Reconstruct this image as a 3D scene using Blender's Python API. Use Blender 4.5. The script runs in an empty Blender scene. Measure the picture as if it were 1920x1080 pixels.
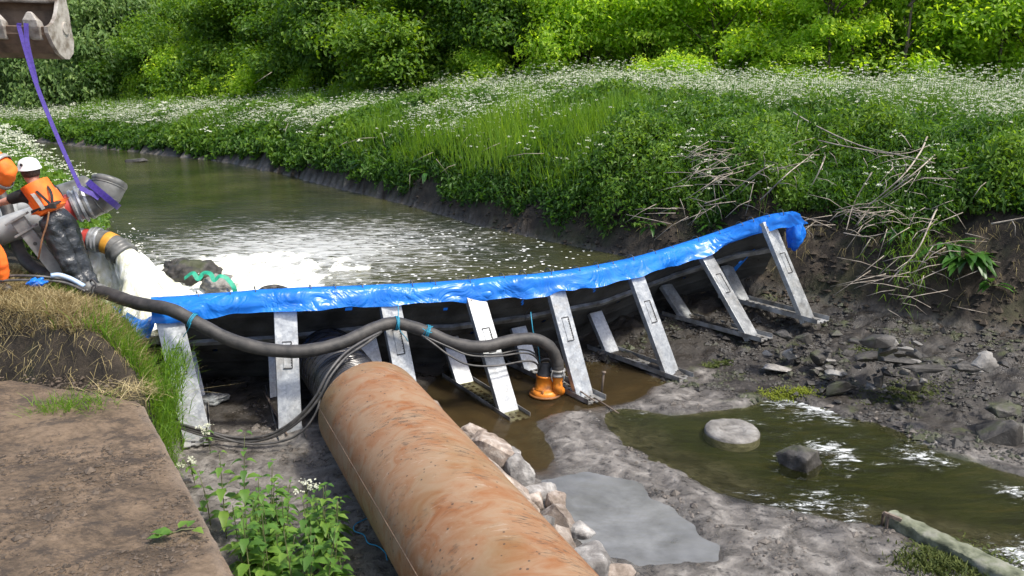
import bpy, bmesh, math, random
import numpy as np
from mathutils import Vector, Matrix
R = math.radians
random.seed(7)
RNG = np.random.default_rng(11)
scene = bpy.context.scene
COL = scene.collection

# ------------------------------------------------------------------ camera, sky, sun, exposure
CAM_H = 4.0
PITCH = math.atan(420/1600)
cam_d = bpy.data.cameras.new('camera'); cam_d.lens = 30.0; cam_d.sensor_width = 36.0
cam_d.clip_start = 0.1; cam_d.clip_end = 500
cam = bpy.data.objects.new('camera', cam_d); COL.objects.link(cam)
cam.location = (0, 0, CAM_H); cam.rotation_euler = (math.pi/2 - PITCH, 0, 0)
scene.camera = cam
SUN = Vector((0.45, -0.25, 0.86)).normalized()
elev = math.asin(SUN.z); azim = math.atan2(SUN.x, SUN.y)
world = bpy.data.worlds.new('World'); scene.world = world; world.use_nodes = True
wn = world.node_tree.nodes; wl = world.node_tree.links
bg = wn['Background']; bg.inputs['Strength'].default_value = 0.15
sky = wn.new('ShaderNodeTexSky'); sky.sky_type = 'NISHITA'; sky.sun_disc = False
sky.sun_elevation = elev; sky.sun_rotation = azim; sky.dust_density = 3.0; sky.air_density = 1.0; sky.ozone_density = 0.6
wl.new(sky.outputs[0], bg.inputs['Color'])
sd = bpy.data.lights.new('sun', 'SUN'); sd.energy = 2.7; sd.angle = R(6.0); sd.color = (1.0, 0.95, 0.86)
sun = bpy.data.objects.new('sun', sd); COL.objects.link(sun)
sun.rotation_euler = SUN.to_track_quat('Z', 'Y').to_euler()
scene.view_settings.view_transform = 'Standard'; scene.view_settings.look = 'None'
scene.view_settings.exposure = 0.95; scene.view_settings.gamma = 1.0
scene.cycles.max_bounces = 8; scene.cycles.transparent_max_bounces = 8
scene.cycles.sample_clamp_indirect = 6.0

# ------------------------------------------------------------------ pixel -> world helpers (survey of the place)
_c, _s = math.cos(PITCH), math.sin(PITCH)
def ray(px, py):
    u = (px-960)/1600; v = (py-540)/1600
    return Vector((u, _c - v*_s, -_s - v*_c))
def at(px, py, z):
    d = ray(px, py); t = (z-CAM_H)/d.z
    return Vector((d.x*t, d.y*t, z))
def dep(px, py, Y):
    d = ray(px, py); t = Y/d.y
    return Vector((d.x*t, Y, CAM_H + d.z*t))
def onx(px, py, X):
    d = ray(px, py); t = X/d.x
    return Vector((X, d.y*t, CAM_H + d.z*t))

# ------------------------------------------------------------------ noise
def _hash(i, j, k, seed):
    n = (i.astype(np.int64)*374761393 + j.astype(np.int64)*668265263 + k.astype(np.int64)*2147483647 + seed*974634777) & 0xffffffff
    n = ((n ^ (n >> 13))*1274126177) & 0xffffffff
    n = ((n ^ (n >> 16))*2246822519) & 0xffffffff
    return ((n ^ (n >> 15)) & 0xffffff)/float(0xffffff)
def noise2(x, y, seed=0):
    x = np.asarray(x, float); y = np.asarray(y, float)
    i = np.floor(x); j = np.floor(y); fx = x-i; fy = y-j
    fx = fx*fx*(3-2*fx); fy = fy*fy*(3-2*fy); z = np.zeros_like(i)
    a = _hash(i, j, z, seed); b = _hash(i+1, j, z, seed); c = _hash(i, j+1, z, seed); d = _hash(i+1, j+1, z, seed)
    return (a*(1-fx)+b*fx)*(1-fy) + (c*(1-fx)+d*fx)*fy - 0.5
def fbm(x, y, oct=4, seed=0, gain=0.5):
    s = 0; a = 1.0
    for o in range(oct):
        s = s + a*noise2(x*2**o+o*17.3, y*2**o-o*9.1, seed+o); a *= gain
    return s
def noise3(p, seed=0):
    p = np.asarray(p, float); i = np.floor(p); f = p-i; f = f*f*(3-2*f)
    r = 0
    for dx in (0, 1):
        for dy in (0, 1):
            for dz in (0, 1):
                w = (f[:,0] if dx else 1-f[:,0])*(f[:,1] if dy else 1-f[:,1])*(f[:,2] if dz else 1-f[:,2])
                r = r + w*_hash(i[:,0]+dx, i[:,1]+dy, i[:,2]+dz, seed)
    return r - 0.5
def smooth(a, b, x):
    t = np.clip((np.asarray(x, float)-a)/(b-a), 0, 1); return t*t*(3-2*t)

# ------------------------------------------------------------------ object helpers
def tag(o, label=None, cat=None, group=None, kind=None):
    if label: o['label'] = label
    if cat: o['category'] = cat
    if group: o['group'] = group
    if kind: o['kind'] = kind
    return o
def thing(name, label, cat, loc=(0, 0, 0), group=None):
    o = bpy.data.objects.new(name, None); COL.objects.link(o); o.location = loc
    o.empty_display_size = 0.1
    return tag(o, label, cat, group)
def put(o, parent=None):
    COL.objects.link(o)
    if parent is not None:
        o.parent = parent
        # parent may itself be a child of a moved empty: keep world coordinates
        loc = Vector((0, 0, 0)); q = parent
        m = Matrix.Identity(4); chain = []
        while q is not None:
            chain.append(q); q = q.parent
        for q in reversed(chain):
            m = m @ q.matrix_parent_inverse @ Matrix.LocRotScale(q.location, q.rotation_euler, q.scale)
        o.matrix_parent_inverse = m.inverted()
    return o
def mesh(name, V, F, mat=None, parent=None, sm=True, rnd=None):
    me = bpy.data.meshes.new(name)
    if isinstance(F, np.ndarray):
        V = np.asarray(V, dtype=np.float32); n, k = F.shape
        me.vertices.add(len(V)); me.vertices.foreach_set('co', V.ravel())
        me.loops.add(n*k); me.loops.foreach_set('vertex_index', F.astype(np.int32).ravel())
        me.polygons.add(n); me.polygons.foreach_set('loop_start', np.arange(0, n*k, k, dtype=np.int32))
        me.polygons.foreach_set('loop_total', np.full(n, k, dtype=np.int32))
        me.update(calc_edges=True)
    else:
        me.from_pydata([tuple(v) for v in V], [], [tuple(f) for f in F])
    me.polygons.foreach_set('use_smooth', np.full(len(me.polygons), bool(sm)))
    if rnd is not None:
        a = me.attributes.new('rnd', 'FLOAT', 'POINT'); a.data.foreach_set('value', np.asarray(rnd, np.float32))
    if mat: me.materials.append(mat)
    o = bpy.data.objects.new(name, me)
    return put(o, parent)
class MB:
    def __init__(s): s.v = []; s.f = []
    def add(s, V, F):
        b = len(s.v); s.v += [Vector(v) for v in V]; s.f += [tuple(i+b for i in f) for f in F]
    def build(s, name, mat, parent=None, sm=False, bevel=0):
        o = mesh(name, s.v, s.f, mat, parent, sm)
        if bevel:
            m = o.modifiers.new('bevel', 'BEVEL'); m.width = bevel; m.segments = 2; m.limit_method = 'ANGLE'
        return o
    def box(s, c, ax, ay, az):
        c = Vector(c); V = []
        for i in (-1, 1):
            for j in (-1, 1):
                for k in (-1, 1): V.append(c + i*Vector(ax) + j*Vector(ay) + k*Vector(az))
        s.add(V, [(0,1,3,2),(4,6,7,5),(0,4,5,1),(2,3,7,6),(0,2,6,4),(1,5,7,3)])
    def beam(s, A, B, w, t, up):
        A = Vector(A); B = Vector(B); d = (B-A); side = d.cross(Vector(up)).normalized(); n = side.cross(d).normalized()
        s.box((A+B)/2, d/2, side*w/2, n*t/2)
    def tube(s, pts, rad, n=12, cap=True):
        V, F = tube_geo(pts, rad, n, cap); s.add(V, F)
def spline(pts, m=8):
    P = [Vector(p) for p in pts]; out = []
    P = [2*P[0]-P[1]] + P + [2*P[-1]-P[-2]]
    for i in range(1, len(P)-2):
        for k in range(m):
            t = k/m; a, b, c, d = P[i-1], P[i], P[i+1], P[i+2]
            out.append(0.5*((2*b)+(c-a)*t+(2*a-5*b+4*c-d)*t*t+(3*b-3*c+d-a)*t**3))
    out.append(P[-2]); return out
def tube_geo(pts, rad, n=12, cap=True):
    P = [Vector(p) for p in pts]; V = []; F = []
    if not hasattr(rad, '__len__'): rad = [rad]*len(P)
    N = None
    for i, p in enumerate(P):
        d = (P[min(i+1, len(P)-1)] - P[max(i-1, 0)]).normalized()
        if N is None:
            N = d.orthogonal().normalized()
        N = (N - d*N.dot(d)).normalized(); B = d.cross(N)
        for k in range(n):
            a = 2*math.pi*k/n; V.append(p + rad[i]*(math.cos(a)*N + math.sin(a)*B))
    for i in range(len(P)-1):
        for k in range(n):
            F.append((i*n+k, i*n+(k+1) % n, (i+1)*n+(k+1) % n, (i+1)*n+k))
    if cap:
        F.append(tuple(range(n-1, -1, -1))); F.append(tuple((len(P)-1)*n+k for k in range(n)))
    return V, F
def tube(name, pts, rad, mat, parent=None, n=12, cap=True):
    V, F = tube_geo(pts, rad, n, cap); return mesh(name, V, F, mat, parent, True)
def lathe_geo(A, axis, prof, n=32):
    """prof: list of (distance along axis, radius)"""
    A = Vector(A); d = Vector(axis).normalized(); N = d.orthogonal().normalized(); B = d.cross(N); V = []; F = []
    for (t, r) in prof:
        for k in range(n):
            a = 2*math.pi*k/n; V.append(A + d*t + r*(math.cos(a)*N+math.sin(a)*B))
    for i in range(len(prof)-1):
        for k in range(n): F.append((i*n+k, i*n+(k+1) % n, (i+1)*n+(k+1) % n, (i+1)*n+k))
    return V, F
def lathe(name, A, axis, prof, mat, parent=None, n=32, sm=True):
    V, F = lathe_geo(A, axis, prof, n); return mesh(name, V, F, mat, parent, sm)
def autosmooth(o, deg=35):
    for e in o.data.edges: pass
    bm = bmesh.new(); bm.from_mesh(o.data)
    for e in bm.edges:
        if len(e.link_faces) == 2 and e.calc_face_angle() > R(deg): e.smooth = False
    bm.to_mesh(o.data); bm.free(); return o

# ------------------------------------------------------------------ materials
def newmat(name):
    m = bpy.data.materials.new(name); m.use_nodes = True
    nt = m.node_tree; b = nt.nodes['Principled BSDF']; return m, nt, b
def N(nt, t, **kw):
    n = nt.nodes.new(t)
    for k, v in kw.items():
        if hasattr(n, k): setattr(n, k, v)
        else: n.inputs[k].default_value = v
    return n
def ramp(nt, stops, fac=None, interp='LINEAR'):
    r = nt.nodes.new('ShaderNodeValToRGB'); el = r.color_ramp.elements; r.color_ramp.interpolation = interp
    while len(el) < len(stops): el.new(0.5)
    for e, (p, c) in zip(el, stops):
        e.position = p; e.color = (*c, 1) if len(c) == 3 else c
    if fac is not None: nt.links.new(fac, r.inputs[0])
    return r
def coords(nt, kind='Object'):
    return nt.nodes.new('ShaderNodeTexCoord').outputs[kind]
def noise(nt, vec, scale, detail=6, rough=0.55, dist=0.0):
    n = nt.nodes.new('ShaderNodeTexNoise'); n.inputs['Scale'].default_value = scale; n.inputs['Detail'].default_value = detail
    n.inputs['Roughness'].default_value = rough; n.inputs['Distortion'].default_value = dist
    nt.links.new(vec, n.inputs['Vector']); return n.outputs['Fac']
def bump(nt, b, h, strength, dist=0.02, prev=None):
    n = nt.nodes.new('ShaderNodeBump'); n.inputs['Strength'].default_value = strength; n.inputs['Distance'].default_value = dist
    nt.links.new(h, n.inputs['Height'])
    if prev is not None: nt.links.new(prev, n.inputs['Normal'])
    nt.links.new(n.outputs[0], b.inputs['Normal']); return n.outputs[0]
def mixc(nt, fac, a, b):
    m = nt.nodes.new('ShaderNodeMix'); m.data_type = 'RGBA'
    for sock, v in ((m.inputs[0], fac), (m.inputs[6], a), (m.inputs[7], b)):
        if isinstance(v, bpy.types.NodeSocket): nt.links.new(v, sock)
        elif hasattr(v, '__len__'): sock.default_value = (*v, 1)
        else: sock.default_value = v
    return m.outputs[2]
def math_(nt, op, a, b=None):
    m = nt.nodes.new('ShaderNodeMath'); m.operation = op
    for sock, v in ((m.inputs[0], a), (m.inputs[1], b)):
        if v is None: continue
        if isinstance(v, bpy.types.NodeSocket): nt.links.new(v, sock)
        else: sock.default_value = v
    return m.outputs[0]
def mat_noise(name, c1, c2, scale=5, rough=0.7, bmp=0.3, bscale=None, metal=0, c3=None, spec=0.5, bdist=0.02, rough2=None, lo=0.35, hi=0.65):
    m, nt, b = newmat(name); v = coords(nt)
    f = noise(nt, v, scale)
    st = [(lo, c1), (hi, c2)] if c3 is None else [(lo, c1), ((lo+hi)/2, c2), (hi, c3)]
    nt.links.new(ramp(nt, st, f).outputs[0], b.inputs['Base Color'])
    b.inputs['Roughness'].default_value = rough; b.inputs['Metallic'].default_value = metal
    b.inputs['Specular IOR Level'].default_value = spec
    if rough2 is not None:
        g = noise(nt, v, scale*1.7)
        nt.links.new(ramp(nt, [(0.35, (rough,)*3), (0.65, (rough2,)*3)], g).outputs[0], b.inputs['Roughness'])
    if bmp: bump(nt, b, noise(nt, v, bscale or scale*4, 8), bmp, bdist)
    return m
def mat_leaf(name, stops, trans=0.35, rough=0.5, tcol=1.6, spec=0.35):
    m, nt, b = newmat(name)
    a = nt.nodes.new('ShaderNodeAttribute'); a.attribute_name = 'rnd'
    r = ramp(nt, stops, a.outputs['Fac'])
    nt.links.new(r.outputs[0], b.inputs['Base Color']); b.inputs['Roughness'].default_value = rough
    b.inputs['Specular IOR Level'].default_value = spec
    t = nt.nodes.new('ShaderNodeBsdfTranslucent')
    hs = nt.nodes.new('ShaderNodeHueSaturation'); hs.inputs['Hue'].default_value = 0.485; hs.inputs['Saturation'].default_value = 1.1; hs.inputs['Value'].default_value = tcol
    nt.links.new(r.outputs[0], hs.inputs['Color']); nt.links.new(hs.outputs[0], t.inputs['Color'])
    mx = nt.nodes.new('ShaderNodeMixShader'); mx.inputs[0].default_value = trans
    nt.links.new(b.outputs[0], mx.inputs[1]); nt.links.new(t.outputs[0], mx.inputs[2])
    nt.links.new(mx.outputs[0], nt.nodes['Material Output'].inputs['Surface'])
    return m
M = {}
def galv_mat():
    m, nt, b = newmat('galvanised_steel'); v = coords(nt); lk = nt.links
    f = noise(nt, v, 9, 7, .65); vo = nt.nodes.new('ShaderNodeTexVoronoi'); vo.inputs['Scale'].default_value = 45; lk.new(v, vo.inputs['Vector'])
    sp = nt.nodes.new('ShaderNodeSeparateColor'); lk.new(vo.outputs['Color'], sp.inputs[0])
    c = ramp(nt, [(.3, (.22, .23, .24)), (.55, (.34, .355, .36)), (.72, (.46, .47, .475))], math_(nt, 'ADD', math_(nt, 'MULTIPLY', f, .8), math_(nt, 'MULTIPLY', sp.outputs[0], .2))).outputs[0]
    dirt = ramp(nt, [(.50, (0, 0, 0)), (.66, (1, 1, 1))], noise(nt, v, 3.2, 8, .7, .6)).outputs[0]
    c = mixc(nt, math_(nt, 'MULTIPLY', dirt, .55), c, (.20, .18, .15)); lk.new(c, b.inputs['Base Color'])
    b.inputs['Metallic'].default_value = .6; lk.new(ramp(nt, [(.3, (.32,)*3), (.7, (.55,)*3)], f).outputs[0], b.inputs['Roughness'])
    bump(nt, b, f, .12, .01); return m
M['galv'] = galv_mat()
M['galv_dirty'] = mat_noise('muddy_galvanised_steel', (0.10, 0.09, 0.075), (0.34, 0.34, 0.33), 5, 0.55, 0.15, 40, metal=0.3)
M['panel'] = mat_noise('dirty_panel_steel', (0.035, 0.033, 0.03), (0.10, 0.10, 0.095), 3, 0.6, 0.3, 25, metal=0.3)
M['dark'] = mat_noise('black_rubber', (0.018, 0.017, 0.016), (0.055, 0.05, 0.045), 8, 0.62, 0.15, 50)
M['cable'] = mat_noise('cable_rubber', (0.03, 0.03, 0.03), (0.09, 0.085, 0.08), 9, 0.5, 0.05)
M['slot'] = mat_noise('slot_shadow_steel', (0.02, 0.02, 0.02), (0.03, 0.03, 0.03), 9, 0.8, 0)
# blue sheet
def tarp_mat():
    m, nt, b = newmat('blue_sheet'); v = coords(nt)
    f = noise(nt, v, 3.0, 5)
    r = ramp(nt, [(0.3, (0.008, 0.15, 0.60)), (0.7, (0.02, 0.25, 0.85))], f)
    nt.links.new(r.outputs[0], b.inputs['Base Color']); b.inputs['Roughness'].default_value = 0.32
    b.inputs['Specular IOR Level'].default_value = 0.6
    h = math_(nt, 'ABSOLUTE', math_(nt, 'SUBTRACT', noise(nt, v, 2.6, 3, 0.5, 1.2), .5)); bump(nt, b, h, 0.75, 0.10)
    t = nt.nodes.new('ShaderNodeBsdfTranslucent'); t.inputs['Color'].default_value = (0.02, 0.22, 0.9, 1)
    mx = nt.nodes.new('ShaderNodeMixShader'); mx.inputs[0].default_value = 0.3
    nt.links.new(b.outputs[0], mx.inputs[1]); nt.links.new(t.outputs[0], mx.inputs[2])
    nt.links.new(mx.outputs[0], nt.nodes['Material Output'].inputs['Surface']); return m
M['tarp'] = tarp_mat()

# ------------------------------------------------------------------ terrain
def poly_sdf(x, y, P):
    """signed distance to an open polyline; positive on the left of its direction"""
    best = np.full(x.shape, 1e9); sgn = np.ones(x.shape)
    for (ax, ay), (bx, by) in zip(P[:-1], P[1:]):
        ex, ey = bx-ax, by-ay; wx, wy = x-ax, y-ay
        t = np.clip((wx*ex+wy*ey)/(ex*ex+ey*ey), 0, 1)
        d = np.hypot(wx-t*ex, wy-t*ey); c = ex*wy-ey*wx
        u = d < best-1e-9; best = np.where(u, d, best); sgn = np.where(u, np.sign(c), sgn)
    return best*sgn
def area_sdf(x, y, P):
    """negative inside a closed polygon"""
    best = np.full(x.shape, 1e9); ins = np.zeros(x.shape, bool)
    for (ax, ay), (bx, by) in zip(P, P[1:]+P[:1]):
        ex, ey = bx-ax, by-ay; wx, wy = x-ax, y-ay
        t = np.clip((wx*ex+wy*ey)/(ex*ex+ey*ey), 0, 1)
        best = np.minimum(best, np.hypot(wx-t*ex, wy-t*ey))
        cr = ((ay > y) != (by > y)) & (x < ex*(y-ay)/((by-ay) if by != ay else 1e-9)+ax)
        ins ^= cr
    return np.where(ins, -best, best)
RL = [(-90,70),(-60,58),(-30,42.5),(-19.9,35.75),(-13.8,31.3),(-9.2,27.8),(-6.9,25.05),(-4.74,22.2),(-2.4,19.2),(-.63,16.6),(.85,14.9),
      (1.93,13.8),(3.2,13.0),(4.6,12.1),(5.3,11.4),(6.0,10.9),(7,10.3),(9,9.0),(14,5),(30,-8)]
LL = [(-90,54),(-60,46),(-25,36),(-17,30),(-12.4,23.3),(-7.9,16.9),(-6.3,12.7),(-5.4,11.0),(-4.75,10.15),(-4.15,9.5),(-3.8,8.95),(-3.5,8.2),(-3.27,7.11),(-1.68,4.56),(0.3,1.4),(4,-8)]
WATER_Z = 0.9
def pxpoly(L, z=0.0): return [tuple(at(a, b, z)[:2]) for a, b in L]
POOL = pxpoly([(800,735),(800,775),(835,812),(900,830),(950,825),(965,860),(1010,895),(1040,893),(1030,850),(1010,820),(1010,790),(1060,768),(1120,775),(1185,750),(1240,715),(1170,680),(1000,680),(850,680)])
PUDDLE = pxpoly([(1030,900),(1100,892),(1180,905),(1230,940),(1285,978),(1340,1022),(1335,1050),(1260,1052),(1200,1062),(1130,1040),(1080,1000),(1040,950)])
STREAM = pxpoly([(1125,775),(1170,765),(1250,778),(1330,776),(1400,765),(1450,742),(1500,752),(1580,780),(1640,795),(1690,815),(1740,840),(1820,865),(1900,890),(1990,915),(2150,960),
                 (2150,1250),(1850,1085),(1750,1022),(1660,985),(1560,975),(1480,960),(1400,935),(1330,915),(1290,885),(1230,860),(1170,830),(1140,805)])
BASE = [(-4.6,10.6),(-3.2,10.62),(-2.2,11.0),(-1.06,11.1),(-.2,11.45),(.9,12.0),(2.06,12.9),(3.0,13.1)]
def s_of(x): return np.clip(0.32+(x+20)*(0.48/22), 0.28, 0.84)
def profR(d): return np.interp(d, [0,.22,.45,.85,1.5,3.0,7.0,14,30,60], [0,.50,.98,1.5,1.9,2.25,2.5,2.6,7,12])
def ground(x, y, detail=True):
    x = np.asarray(x, float); y = np.asarray(y, float)
    dR = poly_sdf(x, y, RL); dL = -poly_sdf(x, y, LL); up = poly_sdf(x, y, [(-9,10.6)]+BASE+[(8,14)])
    n1 = fbm(x*1.3, y*1.3, 4, 3); n2 = fbm(x*6, y*6, 4, 9)
    toe = np.interp(x, [2.5, 4.5], [0.85, 0.60])
    zR = toe + profR(np.maximum(dR + 0.25*n1*(dR > .1), 0))*np.where(dR < 14, s_of(x), 1)*(1+0.12*n1)
    zL = np.interp(dL, [0,.3,.6,1.0,2.0,5.0,30], [.75,1.05,1.25,1.45,1.75,2.1,2.6])
    # downstream flank of the grass mound and its cut face above the wall
    zflank = np.interp(dL, [0,.12,.3,.55,.9,4], [.1,.55,1.05,1.35,1.5,1.55])
    w = smooth(9.2, 9.8, y); zl = zflank*(1-w)+np.minimum(zL, 1.6+0.06*np.maximum(y-11, 0))*w
    yf = np.interp(x, [-6,-5.1,-3.4], [8.25,8.0,7.5]) + 0.25*n1
    cut = smooth(0, 0.42, y-yf)
    zl = np.where(y < 9.3, 0.55+(zl-0.55)*cut, zl)
    zl = np.where((y < 7.4), 0.4, zl)
    # bed
    zin = np.where(up > 0, 0.25, np.maximum(0.045, 0.60-0.27*(-dR)))
    zin = np.where((up > 0), np.maximum(zin, toe-0.5*(-dR)), zin)
    if detail:
        dry = np.ones_like(x)
        rub = smooth(-0.2, -3.0, dR) if False else smooth(2.6, 0.6, -dR)*(up < 0)*(x > 1.5)
        rough = 0.05*n1 + 0.035*n2
        rough = rough + rub*(0.10*np.maximum(fbm(x*5, y*5, 3, 21), -0.05) + 0.05*n2)
        zin = zin + rough*np.where(up > 0, .5, 1)
        for Pq, dp in ((POOL, .10), (PUDDLE, .08), (STREAM, .11)):
            dd = area_sdf(x + 0.10*fbm(x*3, y*3, 3, 5), y + 0.10*fbm(x*3, y*3, 3, 6), Pq)
            tgt = np.interp(dd, [-1.2, -.35, -0.02, 0.10, 0.3], [-dp, -dp*.6, -0.012, 0.03, 0.06])
            k = np.clip(1-dd/0.3, 0, 1)
            zin = np.where((dd < 0.3) & (up < 0.2), zin*(1-k)+tgt*k + rough*0.25*(dd > 0), zin)
    z = np.where(dR > 0, zR, np.where(dL > 0, zl, zin))
    if detail:
        z = np.where(dR > 0, z + (0.15*n2 + .10*fbm(x*2.6, y*2.6, 3, 15))*np.clip(dR*3, 0, 1)*np.clip(1.6-dR, 0.15, 1), z)
        z = np.where(dL > 0, z + (0.05*n2+.05*n1)*np.clip(dL*3, 0, 1), z)
    return z
def axis(a, b, step, lo, hi, grow):
    c = list(np.arange(a, b, step)); s = step; v = a
    L = []
    while v > lo: s = min(s*grow, 3.0); v -= s; L.append(v)
    s = step; v = c[-1]; H_ = []
    while v < hi: s = min(s*grow, 3.0); v += s; H_.append(v)
    return np.array(L[::-1]+c+H_)
gx = axis(-6.2, 7.5, 0.035, -110, 110, 1.05); gy = axis(4.2, 13.2, 0.035, -30, 140, 1.03)
GX, GY = np.meshgrid(gx, gy); GZ = ground(GX, GY)
nx, ny = len(gx), len(gy); idx = np.arange(nx*ny).reshape(ny, nx)
Fq = np.stack([idx[:-1,:-1], idx[:-1,1:], idx[1:,1:], idx[1:,:-1]], -1).reshape(-1, 4)
dRg = poly_sdf(GX, GY, RL); dLg = -poly_sdf(GX, GY, LL)
def terrain_mat():
    m, nt, b = newmat('river_mud_and_earth'); v = coords(nt); lk = nt.links
    def attr(n):
        a = nt.nodes.new('ShaderNodeAttribute'); a.attribute_name = n; return a.outputs['Fac']
    big = noise(nt, v, 1.1, 6, 0.6); fine = noise(nt, v, 14, 8, 0.65); mid = noise(nt, v, 4.5, 8, 0.6, 0.6)
    mud = ramp(nt, [(0.30, (0.040, 0.035, 0.029)), (0.5, (0.125, 0.113, 0.100)), (0.68, (0.255, 0.237, 0.213))], mid).outputs[0]
    spots = ramp(nt, [(0.34, (0.028, 0.025, 0.021)), (0.46, (1, 1, 1))], fine).outputs[0]
    mm = nt.nodes.new('ShaderNodeMix'); mm.data_type = 'RGBA'; mm.blend_type = 'MULTIPLY'; mm.inputs[0].default_value = .8
    lk.new(mud, mm.inputs[6]); lk.new(spots, mm.inputs[7]); mud = mm.outputs[2]
    rub = ramp(nt, [(0.3, (0.012, 0.010, 0.008)), (0.55, (0.032, 0.027, 0.022)), (0.75, (0.075, 0.067, 0.058))], fine).outputs[0]
    moss = ramp(nt, [(0.56, (0, 0, 0)), (0.66, (1, 1, 1))], noise(nt, v, 1.9, 5, 0.6)).outputs[0]
    rub = mixc(nt, math_(nt, 'MULTIPLY', moss, 0.65), rub, (0.060, 0.075, 0.018))
    brown = ramp(nt, [(0.3, (0.045, 0.028, 0.012)), (0.6, (0.13, 0.08, 0.035))], mid).outputs[0]
    earth = ramp(nt, [(0.3, (0.014, 0.010, 0.006)), (0.55, (0.038, 0.028, 0.018)), (0.75, (0.085, 0.065, 0.045))], mid).outputs[0]
    moss2 = ramp(nt, [(0.5, (0, 0, 0)), (0.62, (1, 1, 1))], big).outputs[0]
    earth = mixc(nt, math_(nt, 'MULTIPLY', moss2, 0.5), earth, (0.035, 0.042, 0.012))
    flow = nt.nodes.new('ShaderNodeMapping'); flow.inputs['Rotation'].default_value = (0, 0, 0.55); flow.inputs['Scale'].default_value = (.7, 3.2, 1); lk.new(v, flow.inputs[0])
    grassg = ramp(nt, [(0.3, (0.025, 0.05, 0.010)), (0.7, (0.06, 0.12, 0.02))], fine).outputs[0]
    algae = ramp(nt, [(0.36, (0.008, 0.013, 0.003)), (0.52, (0.040, 0.056, 0.008)), (0.70, (0.10, 0.085, 0.022))], noise(nt, flow.outputs[0], 2.2, 8, 0.65, 0.9)).outputs[0]
    c = mixc(nt, attr('rubble'), mud, rub)
    c = mixc(nt, attr('algae'), c, algae)
    c = mixc(nt, attr('silt'), c, brown)
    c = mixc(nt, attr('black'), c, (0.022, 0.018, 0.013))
    c = mixc(nt, attr('earth'), c, earth)
    c = mixc(nt, attr('grass'), c, grassg)
    lk.new(c, b.inputs['Base Color'])
    wet = ramp(nt, [(0.36, (0.22,)*3), (0.6, (0.68,)*3)], mid).outputs[0]
    c2 = mixc(nt, math_(nt, 'MULTIPLY', attr('wet'), .55), c, (.018, .015, .012)); lk.new(c2, b.inputs['Base Color'])
    wet = mixc(nt, attr('wet'), wet, (.16,)*3)
    rgh = mixc(nt, attr('earth'), wet, (0.9, 0.9, 0.9)); rgh = mixc(nt, attr('grass'), rgh, (0.9,)*3)
    lk.new(rgh, b.inputs['Roughness']); b.inputs['Specular IOR Level'].default_value = 0.5
    p = bump(nt, b, noise(nt, v, 22, 10, 0.7), 0.7, 0.035)
    bump(nt, b, noise(nt, v, 70, 6, 0.7), 0.4, 0.012, p)
    return m
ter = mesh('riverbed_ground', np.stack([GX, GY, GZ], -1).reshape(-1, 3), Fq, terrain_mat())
tag(ter, kind='structure')
upg = poly_sdf(GX, GY, [(-9,10.6)]+BASE+[(8,14)])
nn = fbm(GX*1.5, GY*1.5, 4, 31)
dS = area_sdf(GX, GY, STREAM); dPo = area_sdf(GX, GY, POOL)
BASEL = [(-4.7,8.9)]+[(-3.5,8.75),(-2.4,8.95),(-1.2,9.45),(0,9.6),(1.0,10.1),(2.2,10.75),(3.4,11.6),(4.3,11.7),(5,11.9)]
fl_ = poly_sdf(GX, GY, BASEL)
masks = {
 'wet': smooth(.22, .0, np.minimum(np.minimum(dS, dPo), area_sdf(GX, GY, PUDDLE))+.22*fbm(GX*5, GY*5, 3, 33))*(dRg < 0),
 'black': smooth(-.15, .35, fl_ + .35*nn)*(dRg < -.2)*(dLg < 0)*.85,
 'rubble': smooth(2.75, 2.25, -dRg + 0.9*nn)*(GX > 1.0)*(dRg < 0),
 'algae': smooth(0.05, -0.10, dS + .15*nn)*smooth(.15, .75, poly_sdf(GX, GY, pxpoly([(1100,790),(1170,830),(1230,862),(1290,888),(1400,940),(1480,965),(1560,980),(1660,990),(1750,1010),(1850,1030),(2000,1060)]))+.5*nn),
 'silt': smooth(0.10, -0.15, dPo + .2*nn),
 'earth': np.maximum(smooth(-0.1, 0.1, dRg), smooth(-0.05, 0.15, dLg)),
 'grass': np.maximum(smooth(1.3, 2.2, dRg + nn*.6), smooth(1.0, 1.8, dLg)*smooth(10.0, 11.5, GY)),
}
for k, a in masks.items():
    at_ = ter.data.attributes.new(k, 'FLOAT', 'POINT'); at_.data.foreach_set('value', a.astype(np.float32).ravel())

# ------------------------------------------------------------------ barrier geometry (frames 1..8)
FEET = [at(370,822,.05), at(545,817,0), at(772,768,.08), at(957,777,-.03), at(1098,745,0), at(1263,705,.03), at(1412,632,.3), at(1517,599,.55)]
TOPS = [Vector(t) for t in [(-3.86,9.15,1.43),(-2.60,9.42,1.46),(-1.48,9.83,1.40),(-.49,10.21,1.37),(.52,10.47,1.40),(1.62,11.21,1.41),(2.72,12.14,1.49),(3.66,12.06,1.84)]]
UD = [Vector((a, b, 0)).normalized() for a, b in [(-.35,.94),(-.35,.94),(-.5,.87),(-.52,.85),(-.57,.82),(-.62,.78),(-.66,.75),(-.6,.8)]]
PAN = [f + 1.95*u + Vector((0, 0, -.03)) for f, u in zip(FEET, UD)]
ENDT = at(1492,402,1.95)

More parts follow.
